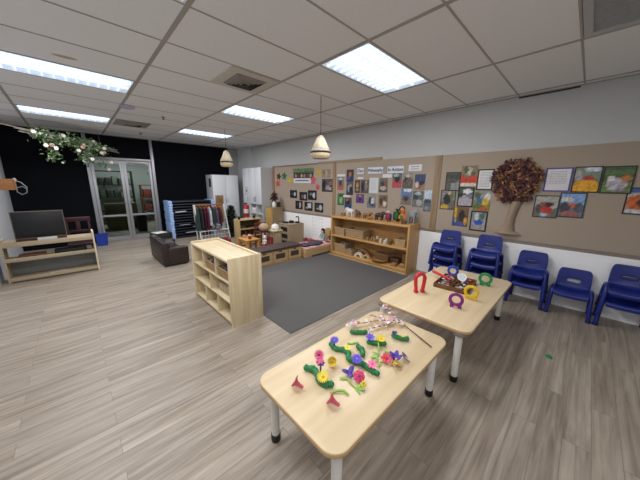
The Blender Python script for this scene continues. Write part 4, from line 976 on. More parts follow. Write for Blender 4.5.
MB().tube([p0, p0.lerp(p1, .5), p1], [.017, .016, .014], 10).build('handle', plain('#c42530', .35), t, world=True)
MB().ell(p1, (.022, .022, .012), 12, 8).build('magnet_head', plain('#b01e2a', .35), t, world=True)
MB().ell(p0, .015, 10, 8).build('end_knob', plain('#c42530', .35), t, world=True)
t = thing('magnifying_lens', 'round white rimmed magnifier propped on the tray pieces', 'magnifier', (2.985, .83, TZ))
R = basis((-.75, -.3, .65)); c0 = Vector((2.985, .83, TZ+.082))
MB().lathe([(.036, -.004), (.046, -.004), (.046, .004), (.036, .004), (.036, -.004)], c0, 28, caps=False, rot=R).build('rim', WPL, t, world=True)
MB().lathe([(.001, -.002), (.036, -.001), (.036, .001), (.001, .003)], c0, 28, rot=R).build('lens', plain('#cfdde0', .1, var=.04), t, world=True)
MB().tube([c0 + R @ Vector((0, -.045, 0)), c0 + R @ Vector((.0, -.10, -.005))], .007, 8).build('handle', plain('#b8202c', .4), t, world=True)
t = thing('toy_piece', 'small green plastic piece lying on the bare floor by the chairs', 'toy', (2.95, .02, 0))
MB().lathe([(.018, 0), (.026, .004), (.026, .010), (.014, .014)], n=18).build('disc', pl('#1f8f58'), t)
MB().ell((.014, .0, .013), (.016, .009, .004), 8, 6).build('tab', pl('#1a7a4a'), t)
# ------------------------------------------------------------ drawer bench and dolls' bed
t = thing('drawer_bench', 'low wooden drawer bench with dark brown cushion top behind the rug', 'bench', (2.6, 4.2, 0))
X0, X1, Y0, Y1 = 1.53, 3.325, 4.0, 4.37
m = MB(); m.box(X0, X1, Y0+.02, Y1, .0, .03, .002)
for x in (X0, 1.88, 2.24, 2.60, 2.96, X1): m.box(x-(.009 if X0 < x < X1 else (0 if x == X0 else .018)), x+(.009 if X0 < x < X1 else (.018 if x == X0 else 0)), Y0+.02, Y1, .03, .262)
m.box(X0, X1, Y1-.012, Y1, .03, .262); m.box(X0, X1, Y0+.02, Y1, .262, .276)
m.build('body', BIRCH, t, world=True, smooth=False)
MB().slab(X0-.005, X1+.005, Y0-.005, Y1, .276, .315, .02, .01, 4).build('cushion_top', plain('#463a38', .6, var=.06, scale=30), t, world=True)
xx = (X0+.018, 1.88, 2.24, 2.60, 2.96, X1-.018)
for a, b in zip(xx, xx[1:]):
    a += .01; b -= .01
    m = MB()
    wx0, wx1, wz0, wz1 = a+.06, b-.06, .10, .205
    m.box(a, b, Y0, Y0+.018, .036, wz0); m.box(a, b, Y0, Y0+.018, wz1, .255); m.box(a, wx0, Y0, Y0+.018, wz0, wz1); m.box(wx1, b, Y0, Y0+.018, wz0, wz1)
    dr = m.build('drawer', BIRCH, t, world=True, smooth=False)
    MB().box(wx0-.005, wx1+.005, Y0+.006, Y0+.012, wz0-.005, wz1+.005).build('dark_window', plain('#4a413b', .6, var=.3, scale=120), dr, world=True, smooth=False)
    MB().slab((a+b)/2-.035, (a+b)/2+.035, Y0-.004, Y0+.002, .235, .255, .003, .001, 3).build('finger_slot', DARK, dr, world=True)
t = thing('dolls_bed', "low wooden dolls' bed with pink bedding between bench and shelf", 'toy bed', (3.85, 4.25, 0))
X0, X1, Y0, Y1 = 3.36, 4.36, 3.93, 4.5
n = 10; poly = [(X0, 0.03), (X0, .19), (X1, .19), (X1, .03), (X1-.12, .03)] + [(X1-.2-(X1-X0-.4)*k/n, .03+.045*math.sin(PI*k/n)**.6) for k in range(n+1)] + [(X0+.12, .03)]
poly = [(X0, 0), (X0, .19), (X1, .19), (X1, 0), (X1-.16, 0), (X1-.2, .035), (X0+.2, .035), (X0+.16, 0)]
for y in (Y0, Y1-.02): MB().prism(poly, (0, y, 0), (1, 0, 0), (0, 0, 1), (0, .02, 0)).build('side_rail', BIRCH, t, world=True, smooth=False)
MB().box(X0, X0+.02, Y0+.02, Y1-.02, .02, .21, .003).build('foot_board', BIRCH, t, world=True)
n = 12; poly = [(Y0+.02, .02)] + [(Y0+.02+(Y1-Y0-.04)*k/n, .34+.17*math.sin(PI*k/n)**.7) for k in range(n+1)] + [(Y1-.02, .02)]
MB().prism(poly, (X1-.02, 0, 0), (0, 1, 0), (0, 0, 1), (.02, 0, 0)).build('head_board', BIRCH, t, world=True, smooth=False)
MB().box(X0+.02, X1-.02, Y0+.02, Y1-.02, .09, .13).build('slat_base', BIRCH, t, world=True, smooth=False)
tag(MB().box(X0+.025, X1-.025, Y0+.025, Y1-.025, .13, .215, .025, seg=3).build('mattress', plain('#d9a9b2', .9, var=.3, scale=22, name='pink_print'), smooth=True), "pink printed mattress lying in the dolls' bed", 'mattress')
m = MB(); rnd = random.Random(8)
for i in range(9): m.ell((3.46+.06*i, 4.1+.03*math.sin(i), .24+.012*math.sin(i*2.)), (.07, .13, .035), 10, 7)
tag(m.build('folded_blanket', plain('#4a4450', .9, var=.2, scale=30), remesh=.012), "dark grey rumpled blanket on the foot half of the dolls' bed", 'blanket')
def doll(name, label, c, hair, skin, top, bottom, lie=False, sc=1.0):
    t = thing(name, label, 'doll', c); s = sc
    R = Matrix.Rotation(-PI/2*.9, 3, 'Y') if lie else Matrix.Identity(3)
    P = lambda *v: R @ Vector([q*s for q in v])
    m = MB(); m.ell(P(0, 0, .245), (.048*s, .046*s, .054*s), 14, 10)
    m.tube([P(0, 0, .17), P(0, 0, .21)], [.02*s, .02*s], 8)
    m.tube([P(0, 0, .02), P(0, 0, .1), P(0, 0, .165), P(0, 0, .185)], [.05*s, .046*s, .042*s, .02*s], 12)
    m.ell(P(-.048, 0, .24), .008*s, 8, 6)
    for k in (-1, 1):
        m.tube([P(0, k*.038, .165), P(-.02, k*.07, .12), P(-.05, k*.066, .08)], [.018*s, .015*s, .013*s], 8); m.ell(P(-.058, k*.065, .074), .014*s, 8, 6)
        leg = [P(-.01, k*.026, .03), P(-.09, k*.034, .032), P(-.16, k*.036, .02)] if not lie else [P(0, k*.026, .02), P(0, k*.03, -.07), P(-.01, k*.03, -.15)]
        m.tube(leg, [.026*s, .02*s, .016*s], 8); m.ell(leg[-1], .019*s, 8, 6)
    m.build('body', plain(skin, .6), t, remesh=.006)
    h = MB(); h.ell(P(.012, 0, .26), (.053*s, .055*s, .055*s), 14, 10); h.ell(P(.03, 0, .215), (.035*s, .05*s, .05*s), 12, 8)
    h.build('hair', plain(hair, .8, var=.3, scale=60), t)
    d_ = MB(); d_.tube([P(0, 0, .015), P(0, 0, .09), P(0, 0, .165), P(0, 0, .182)], [.058*s, .053*s, .049*s, .026*s], 14)
    for k in (-1, 1): d_.tube([P(0, k*.038, .165), P(-.016, k*.064, .13)], [.024*s, .021*s], 8)
    d_.build('shirt', plain(top, .9), t)
    b = MB()
    for k in (-1, 1):
        l = [P(-.005, k*.026, .03), P(-.09, k*.034, .032)] if not lie else [P(0, k*.026, .02), P(0, k*.03, -.08)]
        b.tube(l, [.032*s, .025*s], 10)
    b.build('trousers', plain(bottom, .9), t)
    e = MB()
    for k in (-1, 1): MB().ell(P(-.044, k*.017, .255), .006*s, 8, 6).build('eye', BLK, t)
    e.bm.free()
    return t
doll('doll', "doll with black hair and light blue top sitting at the bed head", (4.2, 4.28, .21), '#1c1617', '#e0b79a', '#6f9fb4', '#d9dde0', sc=.95)
doll('doll', "dark haired doll in dark clothes beside the doll in light blue", (4.25, 4.05, .21), '#171313', '#8a5a44', '#2f3d50', '#c9c4c6', sc=.85)
doll('doll', "doll in pink lying on the blanket of the dolls' bed", (3.86, 4.3, .265), '#6a3a2c', '#e0b79a', '#c0506a', '#c0506a', lie=True, sc=.8)
o = photo('large white wall chart with faint grey boxes above the dolls\' bed', 4.94, 4.44, .12, .775, '#dfe4ea', '#dde2e8', [], name='wall_chart', cat='chart', noise=.01, x=W-.004, nu=4, nv=4)
m = MB()
for i in range(7):
    z = .18+.085*i
    for y0, y1 in ((4.88, 4.71), (4.66, 4.49)):
        for a, b, c, d_ in ((y1, y0, z, z+.004), (y1, y0, z+.06, z+.064), (y0-.004, y0, z, z+.064), (y1, y1+.004, z, z+.064)): m.box(W-.0056, W-.0042, a, b, c, d_)
m.build('print', plain('#a9b0ba', .7), o, world=True, smooth=False)

# ------------------------------------------------------------ play kitchen corner
TAN = wood('#9a8a72', '#aa9a82', 'z', .5)
t = thing('play_kitchen_unit', 'tan play kitchen cabinet with three dark openings, black pans on top', 'play kitchen', (3.87, 5.08, 0))
X0, X1, Y0, Y1, zt = 3.64, 4.1, 4.86, 5.28, .58
m = MB(); m.box(X0+.02, X1, Y0, Y0+.018, 0, zt-.02); m.box(X0+.02, X1, Y1-.018, Y1, 0, zt-.02); m.box(X1-.018, X1, Y0+.018, Y1-.018, 0, zt-.02)
for z in (0, .19, .37): m.box(X0+.02, X1-.018, Y0+.018, Y1-.018, z, z+.018)
m.build('body', TAN, t, world=True, smooth=False)
MB().box(X0-.005, X1, Y0-.005, Y1, zt-.02, zt, .003).build('top', TAN, t, world=True)
m = MB()
for z0, z1 in ((0, .05), (.16, .22), (.33, .39), (.5, .56)): m.box(X0, X0+.02, Y0, Y1, z0, z1)
for y0, y1 in ((Y0, Y0+.07), (Y1-.07, Y1)):
    for z0, z1 in ((.05, .16), (.22, .33), (.39, .5)): m.box(X0, X0+.02, y0, y1, z0, z1)
m.build('front_frame', TAN, t, world=True, smooth=False)
for z0, z1 in ((.05, .16), (.22, .33), (.39, .5)): MB().box(X0+.006, X0+.012, Y0+.065, Y1-.065, z0-.005, z1+.005).build('dark_window', plain('#2b2522', .4), t, world=True, smooth=False)
def pan(label, x, y, z, R, hh, name='toy_pan', rzz=0., handle=True, col='#18181a'):
    t = thing(name, label, 'toy pan', (x, y, z)); m = MB()
    m.lathe([(R*.85, 0), (R, hh), (R*.94, hh), (R*.8, .008)], n=22); m.build('body', plain(col, .4), t)
    if handle: MB().tube([(R*.95*math.cos(rzz), R*.95*math.sin(rzz), hh*.8), ((R+.09)*math.cos(rzz), (R+.09)*math.sin(rzz), hh*1.1)], .008, 8).build('handle', plain(col, .4), t)
    return t
pan('black toy frying pan at the front left of the kitchen cabinet top', 3.75, 5.15, .58, .08, .03, rzz=2.4)
pan('black toy saucepan in the middle of the kitchen cabinet top', 3.88, 5.08, .58, .065, .05, rzz=1.0)
pan('flat black toy pan near the black tap', 3.98, 4.96, .58, .06, .035, handle=False)
t = thing('toy_tap', 'black upright toy tap at the wall side of the kitchen cabinet', 'toy tap', (4.05, 5.0, .58))
MB().tube([(0, 0, 0), (0, 0, .13), (-.02, 0, .155), (-.07, 0, .155), (-.085, 0, .13)], .013, 8).build('spout', BLK, t)
MB().lathe([(.03, 0), (.03, .012), (.016, .02)], n=14).build('base_plate', BLK, t)
t = thing('play_counter', 'low tan play counter with pale worktop beside the kitchen cabinet', 'play kitchen', (3.34, 5.02, 0))
m = MB(); m.box(3.23, 3.45, 4.9, 5.15, 0, .45); m.build('body', TAN, t, world=True, smooth=False)
MB().box(3.2, 3.47, 4.87, 5.17, .45, .475, .004).build('worktop', wood('#cdb68c', '#dcc89f', 'x', .4), t, world=True)
MB().box(3.26, 3.42, 4.885, 4.9, .06, .42, .003).build('door', TAN, t, world=True)
t = thing('white_pot', 'round white pot with lid on the pale play counter', 'toy pot', (3.37, 5.05, .475))
MB().lathe([(.06, 0), (.085, .02), (.09, .075), (.08, .095)], n=22).build('body', WPL, t); MB().lathe([(.082, .095), (.07, .112), (.02, .125), (.018, .14), (.004, .143)], n=22).build('lid', WPL, t)
for i, (x, y, l) in enumerate(((3.235, 4.96, 'white cup at the counter edge nearer the beige ball'), (3.32, 4.91, 'white cup at the counter edge nearer the white pot'))):
    t = thing('toy_cup', l, 'toy cup', (x, y, .475)); MB().lathe([(.025, 0), (.035, .065), (.031, .065), (.022, .006)], n=16).build('body', WPL, t)
    MB().tube([(.033, 0, .052), (.055, 0, .045), (.052, 0, .022), (.029, 0, .016)], .005, 6).build('handle', WPL, t)
t = thing('tall_cabinet', 'tall brown play cabinet with a yellowish door, white vase on top', 'cabinet', (4.2, 6.2, 0))
X0, X1, Y0, Y1 = 3.98, 4.34, 6.08, 6.46
MB().box(X0+.018, X1, Y0, Y1, 0, .88, .003).build('body', wood('#8c775a', '#9c8668', 'z', .5), t, world=True)
dr = MB().box(X0, X0+.018, Y0+.04, Y1-.04, .05, .85, .003).build('door', wood('#b08a4e', '#c09a5c', 'z', .45), t, world=True)
MB().tube([(X0, Y0+.1, .5), (X0-.02, Y0+.1, .5), (X0-.02, Y0+.1, .58), (X0, Y0+.1, .58)], .005, 6).build('handle', plain('#888888', .3, .8), dr, world=True)
t = thing('flower_vase', 'white vase of dark red flowers on the tall brown cabinet', 'vase', (4.18, 6.27, .88))
MB().lathe([(.05, 0), (.065, .05), (.055, .13), (.04, .17), (.048, .19), (.04, .19), (.03, .16)], n=22).build('vase_body', WPL, t)
m = MB(); rnd = random.Random(6)
for i in range(150):
    a, b_ = rnd.random()*2*PI, rnd.random()*PI; q = .13*rnd.random()**.4
    m.leaf((q*math.sin(b_)*math.cos(a), q*math.sin(b_)*math.sin(a), .27+q*math.cos(b_)*.95), (rnd.gauss(0, 1), rnd.gauss(0, 1), rnd.gauss(.2, 1)), (rnd.gauss(0, 1), rnd.gauss(0, 1), 1), .06, .045)
stuff(m.build('flowers', plain('#4a1624', .8, var=.4, scale=40), t, smooth=False))
for i in range(6): MB().tube([(0, 0, .15), (.03*math.cos(i), .03*math.sin(i), .27)], .003, 5).build('stem', plain('#2f3d26'), t)
t = thing('dark_pot', 'dark plant pot beside the white vase on the tall brown cabinet', 'pot', (4.24, 6.16, .88)); MB().lathe([(.045, 0), (.06, .13), (.054, .13), (.04, .02)], n=18).build('body', DARK, t)
MB().ell((0, 0, .12), (.05, .05, .03), 12, 8).build('soil', BLK, t)

t = thing('open_toy_shelf', 'low open wooden shelf with dark bowls near the fire extinguisher', 'shelf', (3.1, 5.95, 0))
X0, X1, Y0, Y1 = 2.84, 3.46, 5.8, 6.1
for x in (X0, X1-.022): MB().box(x, x+.022, Y0, Y1, 0, .66, .002).build('end_panel', wood('#b09468', '#c2a67a', 'z', .5), t, world=True)
for z in (.05, .24, .43, .66): MB().box(X0+.022, X1-.022, Y0, Y1, z-.02, z, .001).build('shelf_board', wood('#b09468', '#c2a67a', 'x', .5), t, world=True)
MB().box(X0+.022, X1-.022, Y1-.01, Y1, .03, .64).build('back_panel', plain('#6b5a44', .7), t, world=True, smooth=False)
pan('small black pot on the open shelf top nearer the green plant', 2.89, 5.9, .66, .035, .07, 'black_pot', handle=False)
pan('small black pot on the open shelf top nearer the fire extinguisher', 3.30, 5.9, .66, .035, .07, 'black_pot', handle=False)
for i, (x, l) in enumerate(((2.94, 'glass grey bowl, first on the middle tier of the open shelf'), (3.14, 'dark bowl in the middle of the open shelf tier'), (3.33, 'dark bowl at the extinguisher end of the open shelf tier'))):
    t = thing('toy_bowl', l, 'bowl', (x, 5.93, .43)); MB().lathe([(.04, 0), (.085, .05), (.08, .05), (.035, .008)], n=20).build('body', plain(['#6d6a66', '#241d1c', '#2b2422'][i], .4), t)
rnd = random.Random(14)
for i in range(10):
    x = 2.885+.058*i; z = .24 if i % 2 else .05
    tag(MB().lathe([(.024, 0), (.03, .02), (.03, .09), (.014, .11), (.014, .13)], (x, 5.92, z), 12).build('toy_jar', plain(rnd.choice(['#6b1f22', '#3a1d1b', '#7d4a32', '#2a2422']), .5)), 'dark red or brown toy jar on the lower tiers of the open shelf', 'toy jar', 'jars on the lower tiers of the open shelf')

t = thing('toddler_table', 'small orange wooden table in the play kitchen corner', 'table', (2.55, 4.82, 0))
OW = wood('#b5803f', '#c79552', 'x', .4); m = MB(); m.slab(-.16, .16, -.2, .2, .385, .41, .03, .005, 4); m.build('tabletop', OW, t)
for x in (-.12, .12):
    MB().box(x-.02, x+.02, -.14, .14, .33, .385, .002).build('apron', OW, t)
    for y in (-.165, .165): MB().box(x-.024, x+.024, y-.024, y+.024, 0, .385, .004).build('leg', OW, t)
for x, y, c, l in ((2.60, 4.88, '#e6e2da', 'white cup on the small orange table'), (2.50, 4.92, '#c9a27a', 'tan cup on the small orange table'), (2.52, 4.72, '#8a2c28', 'red cup on the small orange table')):
    t = thing('toy_cup', l, 'toy cup', (x, y, .41)); MB().lathe([(.025, 0), (.034, .06), (.03, .06), (.022, .006)], n=16).build('body', plain(c, .5), t)
    MB().tube([(.032, 0, .05), (.052, 0, .042), (.05, 0, .02), (.028, 0, .014)], .005, 6).build('handle', plain(c, .5), t)
def small_chair(label, x, y, rz_, col, seat, bh=.52, sw=.27, slots=3):
    t = thing('wooden_chair', label, 'chair', (x, y, 0), rz=rz_); mt = plain(col, .5, var=.1)
    h = sw/2
    MB().box(-h, h, -h, h, seat-.02, seat, .006).build('seat', mt, t)
    for sx in (-1, 1):
        MB().box(sx*(h-.02)-.013, sx*(h-.02)+.013, -h+.006, -h+.032, 0, seat-.02, .003).build('leg', mt, t)
        MB().box(sx*(h-.02)-.013, sx*(h-.02)+.013, h-.03, h-.004, 0, bh, .003).build('leg', mt, t)
    MB().box(-h, h, h-.032, h-.002, bh-.05, bh+.01, .006).build('top_rail', mt, t)
    for k in range(slots):
        x_ = (k-(slots-1)/2)*sw/(slots+1); MB().box(x_-.014, x_+.014, h-.024, h-.01, seat, bh-.05, .002).build('back_slat', mt, t)
    return t
small_chair('small red chair at the sofa side of the orange table', 2.27, 4.95, PI/2, '#8a1f22', .26, .44)
small_chair('small red chair between the orange table and the maroon chair', 2.88, 4.70, -PI/2, '#7d1d22', .25, .40, sw=.25)
small_chair('maroon wooden chair carrying the round beige ball', 3.13, 5.2, 0, '#5a2622', .44, .62, sw=.3)
tag(MB().ell((3.13, 5.15, .54), (.115, .115, .1), 20, 14).build('round_cushion', plain('#b59c82', .9, var=.12, scale=60, bump=.4)), 'round beige ball shaped cushion on the maroon chair', 'cushion')
t = thing('toy_bear', 'small white soft toy sitting on the red chair beside the orange table', 'soft toy', (2.87, 4.70, .25)); m = MB()
m.ell((0, 0, .06), (.045, .045, .06), 12, 8); m.ell((0, 0, .15), .042, 12, 8)
for k in (-1, 1): m.ell((0, k*.032, .185), .015, 8, 6); m.tube([(0, k*.03, .09), (-.03, k*.06, .07)], [.016, .015], 8); m.tube([(0, k*.025, .03), (-.06, k*.035, .016)], [.02, .018], 8)
m.ell((-.04, 0, .14), .014, 8, 6); m.build('body', plain('#ddd5cc', .9), t, remesh=.006)
for k in (-1, 1): MB().ell((-.038, k*.016, .16), .005, 8, 6).build('eye', BLK, t)

# ------------------------------------------------------------ white cupboards, extinguisher
WL = plain('#d9dce2', .4, var=.015, scale=4, name='white_laminate')
t = thing('white_wardrobe', 'white two door wardrobe against the black wall', 'wardrobe', (3.5, 8.2, 0))
X0, X1, Y0, Y1 = 3.12, 3.95, 7.98, 8.5
MB().box(X0, X1, Y0+.02, Y1, 0, 1.79, .003).build('body', plain('#c3c7cf', .5, var=.02), t, world=True)
for a, b, hx in ((X0+.003, 3.533, 3.50), (3.537, X1-.003, 3.57)):
    dr = MB().box(a, b, Y0, Y0+.019, .06, 1.785, .002).build('door', WL, t, world=True)
    MB().tube([(hx, Y0, .95), (hx, Y0-.022, .95), (hx, Y0-.022, 1.07), (hx, Y0, 1.07)], .005, 6).build('handle', plain('#8a8d92', .3, .8), dr, world=True)
tag(MB().box(X0-.004, X0, 8.1, 8.26, 1.42, 1.68, .001).build('notice_sheet', plain('#2a2e38', .6)), 'dark notice sheet on the side of the white wardrobe', 'notice')
o = tag(MB().box(3.17, 3.42, Y0-.006, Y0, .80, 1.17, .001).build('picture_card', plain('#8a6a44', .7, var=.35, scale=14)), 'brown picture card on the left door of the white wardrobe', 'picture')
t = thing('white_cupboard', 'tall white cupboard with three upper doors and open pigeonholes below', 'cupboard', (4.2, 7.2, 0))
X0, X1, Y0, Y1 = 4.0, 4.41, 6.66, 7.76
m = MB(); m.box(X0+.02, X1, Y0, Y0+.018, 0, 2.0); m.box(X0+.02, X1, Y1-.018, Y1, 0, 2.0); m.box(X1-.01, X1, Y0+.018, Y1-.018, 0, 2.0)
for z in (0, .31, .62, .92, 1.98): m.box(X0+.02, X1-.01, Y0+.018, Y1-.018, z, z+.018)
for y in (7.02, 7.38): m.box(X0+.02, X1-.01, y, y+.018, .018, .92)
m.box(X0+.004, X0+.02, 7.39, Y1-.018, .018, .92)
m.build('carcass', plain('#cdd0d2', .5, var=.02), t, world=True, smooth=False)
for a, b, hy in ((Y0+.003, 7.022, 6.98), (7.028, 7.387, 7.07), (7.393, Y1-.003, 7.45)):
    dr = MB().box(X0, X0+.019, a, b, .925, 1.997, .002).build('door', WL, t, world=True)
    MB().tube([(X0, hy, 1.0), (X0-.022, hy, 1.0), (X0-.022, hy, 1.14), (X0, hy, 1.14)], .006, 6).build('handle', plain('#5d6066', .3, .8), dr, world=True)
tag(MB().box(4.03, 4.3, 7.10, 7.33, .638, .80, .02).build('white_bag', plain('#e2e2e4', .7)), 'white bag in the upper pigeonhole nearer the extinguisher', 'bag')
t = thing('fire_extinguisher', 'red fire extinguisher hung on the tall white cupboard', 'fire extinguisher', (3.915, 7.47, .5))
MB().lathe([(.07, 0), (.078, .015), (.078, .31), (.06, .36), (.025, .385), (.025, .41)], n=20).build('cylinder_body', plain('#c2202a', .35), t)
MB().box(-.022, .022, -.05, .05, .41, .44, .004).build('valve', BLK, t)
MB().tube([(0, .03, .43), (0, .11, .42), (0, .115, .3), (0, .1, .1)], .011, 8).build('hose', BLK, t)
MB().lathe([(.0785, .12), (.0795, .12), (.0795, .25), (.0785, .25)], n=20, caps=False).build('label_band', plain('#e0dcd8', .5), t)
MB().box(.07, .088, -.03, .03, .1, .36).build('bracket', plain('#555555', .4, .6), t)
o = photo('white sign with a dark symbol above the fire extinguisher', 7.62, 7.44, 1.2, 1.43, '#d4d6d8', '#d4d6d8', [], '#7d8086', name='wall_sign', cat='sign', x=3.997, noise=.01, nu=4, nv=4)
MB().box(3.9945, 3.996, 7.49, 7.57, 1.27, 1.36).build('print', plain('#9a6a6c', .6), o, world=True, smooth=False)

# ------------------------------------------------------------ dress-up rack, cots, little sofa, plant
t = thing('dress_up_rack', 'white metal dress-up rack with slanted posts full of costumes', 'clothes rack', (2.62, 7.0, 0))
m0 = []
for x0, x1 in ((2.29, 2.21), (3.06, 2.98)):
    for y0, y1 in ((6.86, 6.97), (7.16, 7.03)): MB().tube([(x0, y0, .03), (x1, y1, .98)], .018, 8).build('post', WMET, t, world=True)
MB().tube([(2.21, 7.0, .97), (2.98, 7.0, .97)], .02, 8).build('top_rail', plain('#8a5a34', .5), t, world=True)
for y in (6.88, 7.14): MB().tube([(2.27, y, .29), (3.04, y, .29)], .018, 8).build('rail', WMET, t, world=True)
MB().box(2.27, 3.03, 6.875, 7.15, .275, .285).build('tray', WMET, t, world=True, smooth=False)
m = MB()
for i in range(9): m.cyl((2.32+.085*i, 6.9, .07), (2.32+.085*i, 6.9, .27), .005, n=5)
for z in (.08, .17): m.cyl((2.29, 6.9, z), (3.04, 6.9, z), .007, n=5)
m.build('wire_basket', WMET, t, world=True)
def costume(label, x, w_, col, z0=.36, top=.93, seed=0, flare=1.2):
    """garment on a hanger: shoulders slope from the hook, folds down to the hem"""
    t = thing('hanging_costume', label, 'costume', (x, 6.98, .97), 'dress-up clothes on the rack'); rnd = random.Random(seed)
    MB().tube([(0, 0, .01), (0, 0, -.03), (0, 0, -.045)], .004, 6).build('hook', plain('#a97a48', .5), t)
    MB().tube([(0, -w_*.9, -.075), (0, 0, -.045), (0, w_*.9, -.075)], .009, 8).build('hanger', plain('#9a6434', .5), t)
    rings = []; n = 28; L0 = top-z0
    for j in range(12):
        f = j/11; z = -.055 - L0*f; ww = w_*(.35+.65*min(1, f*6))*(1+(flare-1)*f); th = .018+.022*min(1, f*3)
        rings.append([(math.cos(a)*th*(1+.55*math.sin(a*4+seed)*f), math.sin(a)*ww*(1+.08*math.sin(a*5+seed*2)*f), z + .012*math.sin(a*3+seed)*f) for a in (2*PI*k/n for k in range(n))])
    MB().loops(rings).build('garment', plain(col, .9, var=.3, scale=18), t, ang=70)
    return t
for i, (x, w_, c, l, z0) in enumerate(((2.26, .14, '#2c3a38', 'dark teal costume at the sofa end of the rack', .34), (2.35, .15, '#1f2a2c', 'black costume beside the teal one', .38), (2.43, .15, '#4a0f2c', 'maroon costume, first of the two maroon ones on the rack', .33), (2.50, .15, '#5a1434', 'maroon costume next to the pale blue one', .36), (2.58, .13, '#c3ccd6', 'pale blue white costume in the middle of the rack', .45), (2.66, .15, '#2d2f36', 'black patterned costume beyond the pale blue one', .36), (2.75, .15, '#55565c', 'grey costume on the rack beside the black patterned one', .34), (2.83, .14, '#4a1a38', 'dark purple costume at the wardrobe end of the rack', .42), (2.90, .12, '#8a6038', 'brown costume, last on the rack', .5))):
    costume(l, x, w_, c, z0, seed=i)
t = thing('ruffled_bag', 'grey and white ruffled bag hanging low on the rack', 'bag', (2.72, 6.86, .29)); m = MB(); rnd = random.Random(2)
for i in range(10): m.ell((rnd.uniform(-.1, .1), rnd.uniform(-.05, .05), .06+rnd.uniform(0, .1)), (.06, .05, .06), 9, 6)
m.build('body', plain('#77757c', .9, var=.5, scale=30), t, remesh=.012)
t0 = None
for i in range(14):
    z = .075*i
    if t0 is None:
        t0 = thing('sleeping_cot', 'navy stacking cot with light blue end rails in the tall stack by the glass door', 'cot', (2.45, 8.1, 0), 'navy sleeping cots in one tall stack')
        MB().box(-.53, .53, -.27, .27, .045, .062, .004).build('bed_sheet', plain('#0f152b', .8, var=.2, scale=12), t0)
        for s in (-1, 1):
            MB().box(s*.57-.045, s*.57+.045, -.28, .28, .003, .073, .008).build('end_rail', plain('#a5c6fa', .45), t0)
            MB().tube([(-.53, s*.262, .045), (.53, s*.262, .045)], .013, 8).build('side_rail', plain('#10162c', .45), t0)
            for s2 in (-1, 1): MB().cyl((s*.57, s2*.24, 0), (s*.57, s2*.24, .02), .02, n=12).build('foot', plain('#6f93c9', .45), t0)
    else: dup(t0, (2.45 + .006*math.sin(i*2.3), 8.1 + .008*math.cos(i*1.7), z), rz=.004*math.sin(i))
rnd = random.Random(31)
for i, (z, x) in enumerate(((.145, 2.35), (.22, 2.72), (.37, 2.2), (.52, 2.62), (.745, 2.12), (.3, 2.55))):
    tag(MB().box(x-.14, x+.14, 7.812, 7.9, z-.008, z+.012, .005, rot=Matrix.Rotation(rnd.uniform(-.05, .05), 3, 'Y')).build('folded_sheet', plain(['#c5cbd6', '#d6d9e0', '#8f97a8'][i % 3], .9)), 'white sheet edge sticking out between the navy cots', 'bed sheet', 'sheets caught between the cots')
t = thing('small_sofa', 'dark brown leather child sized sofa with its back to the door side', 'sofa', (1.27, 5.7, 0))
LE = plain('#2b2120', .42, var=.1, scale=30, name='brown_leather')
MB().box(1.03, 1.15, 5.2, 6.22, .02, .47, .03, seg=3).build('backrest', LE, t, world=True)
for y0, y1 in ((5.2, 5.34), (6.08, 6.22)): MB().box(1.12, 1.48, y0, y1, .02, .355, .03, seg=3).build('armrest', LE, t, world=True)
MB().box(1.12, 1.46, 5.34, 6.08, .02, .2, .01).build('seat_base', LE, t, world=True)
MB().box(1.15, 1.47, 5.345, 6.075, .2, .26, .025, seg=3).build('seat_cushion', LE, t, world=True)
tag(MB().box(1.16, 1.3, 5.36, 5.62, .262, .44, .045, seg=3).build('throw_cushion', plain('#4a4244', .8, var=.2, scale=30)), 'grey brown cushion inside the near arm of the small sofa', 'cushion')
t = thing('black_box', 'low black box with white paper behind the small sofa', 'box', (1.5, 7.4, 0))
MB().box(1.28, 1.7, 7.2, 7.6, 0, .3, .006).build('body', BLK, t, world=True)
tag(MB().box(1.32, 1.58, 7.25, 7.5, .3, .312, .002, rot=rotz(.3)).build('paper_stack', WPL), 'white paper lying on the black box behind the sofa', 'paper')
t = thing('artificial_tree', 'narrow dark green bushy tree between the costume rack and the wardrobe', 'plant', (3.25, 7.12, 0))
MB().lathe([(.1, 0), (.12, .1), (.11, .1), (.02, .09)], n=18).build('pot', DARK, t); MB().cyl((0, 0, .09), (0, 0, .7), .014, n=8).build('stem', plain('#3d2c20'), t)
MB().lathe([(.05, .12), (.10, .2), (.115, .45), (.09, .7), (.03, .85)], n=14).build('inner_branches', plain('#121c15', .9), t)
m = MB(); rnd = random.Random(17)
for i in range(1000):
    z = .08+.82*rnd.random()**.9; R_ = .145*(1-(max(0, z-.45)/.5)**2) + .008; a = rnd.random()*2*PI; q = R_*rnd.random()**.35
    m.mi = rnd.choice([0, 0, 1]); m.leaf((q*math.cos(a), q*math.sin(a), z), (math.cos(a), math.sin(a), rnd.gauss(.1, .5)), (0, 0, 1), .07, .035)
stuff(m.build('foliage', [plain('#16241b', .7), plain('#243a2a', .7)], t, smooth=False))

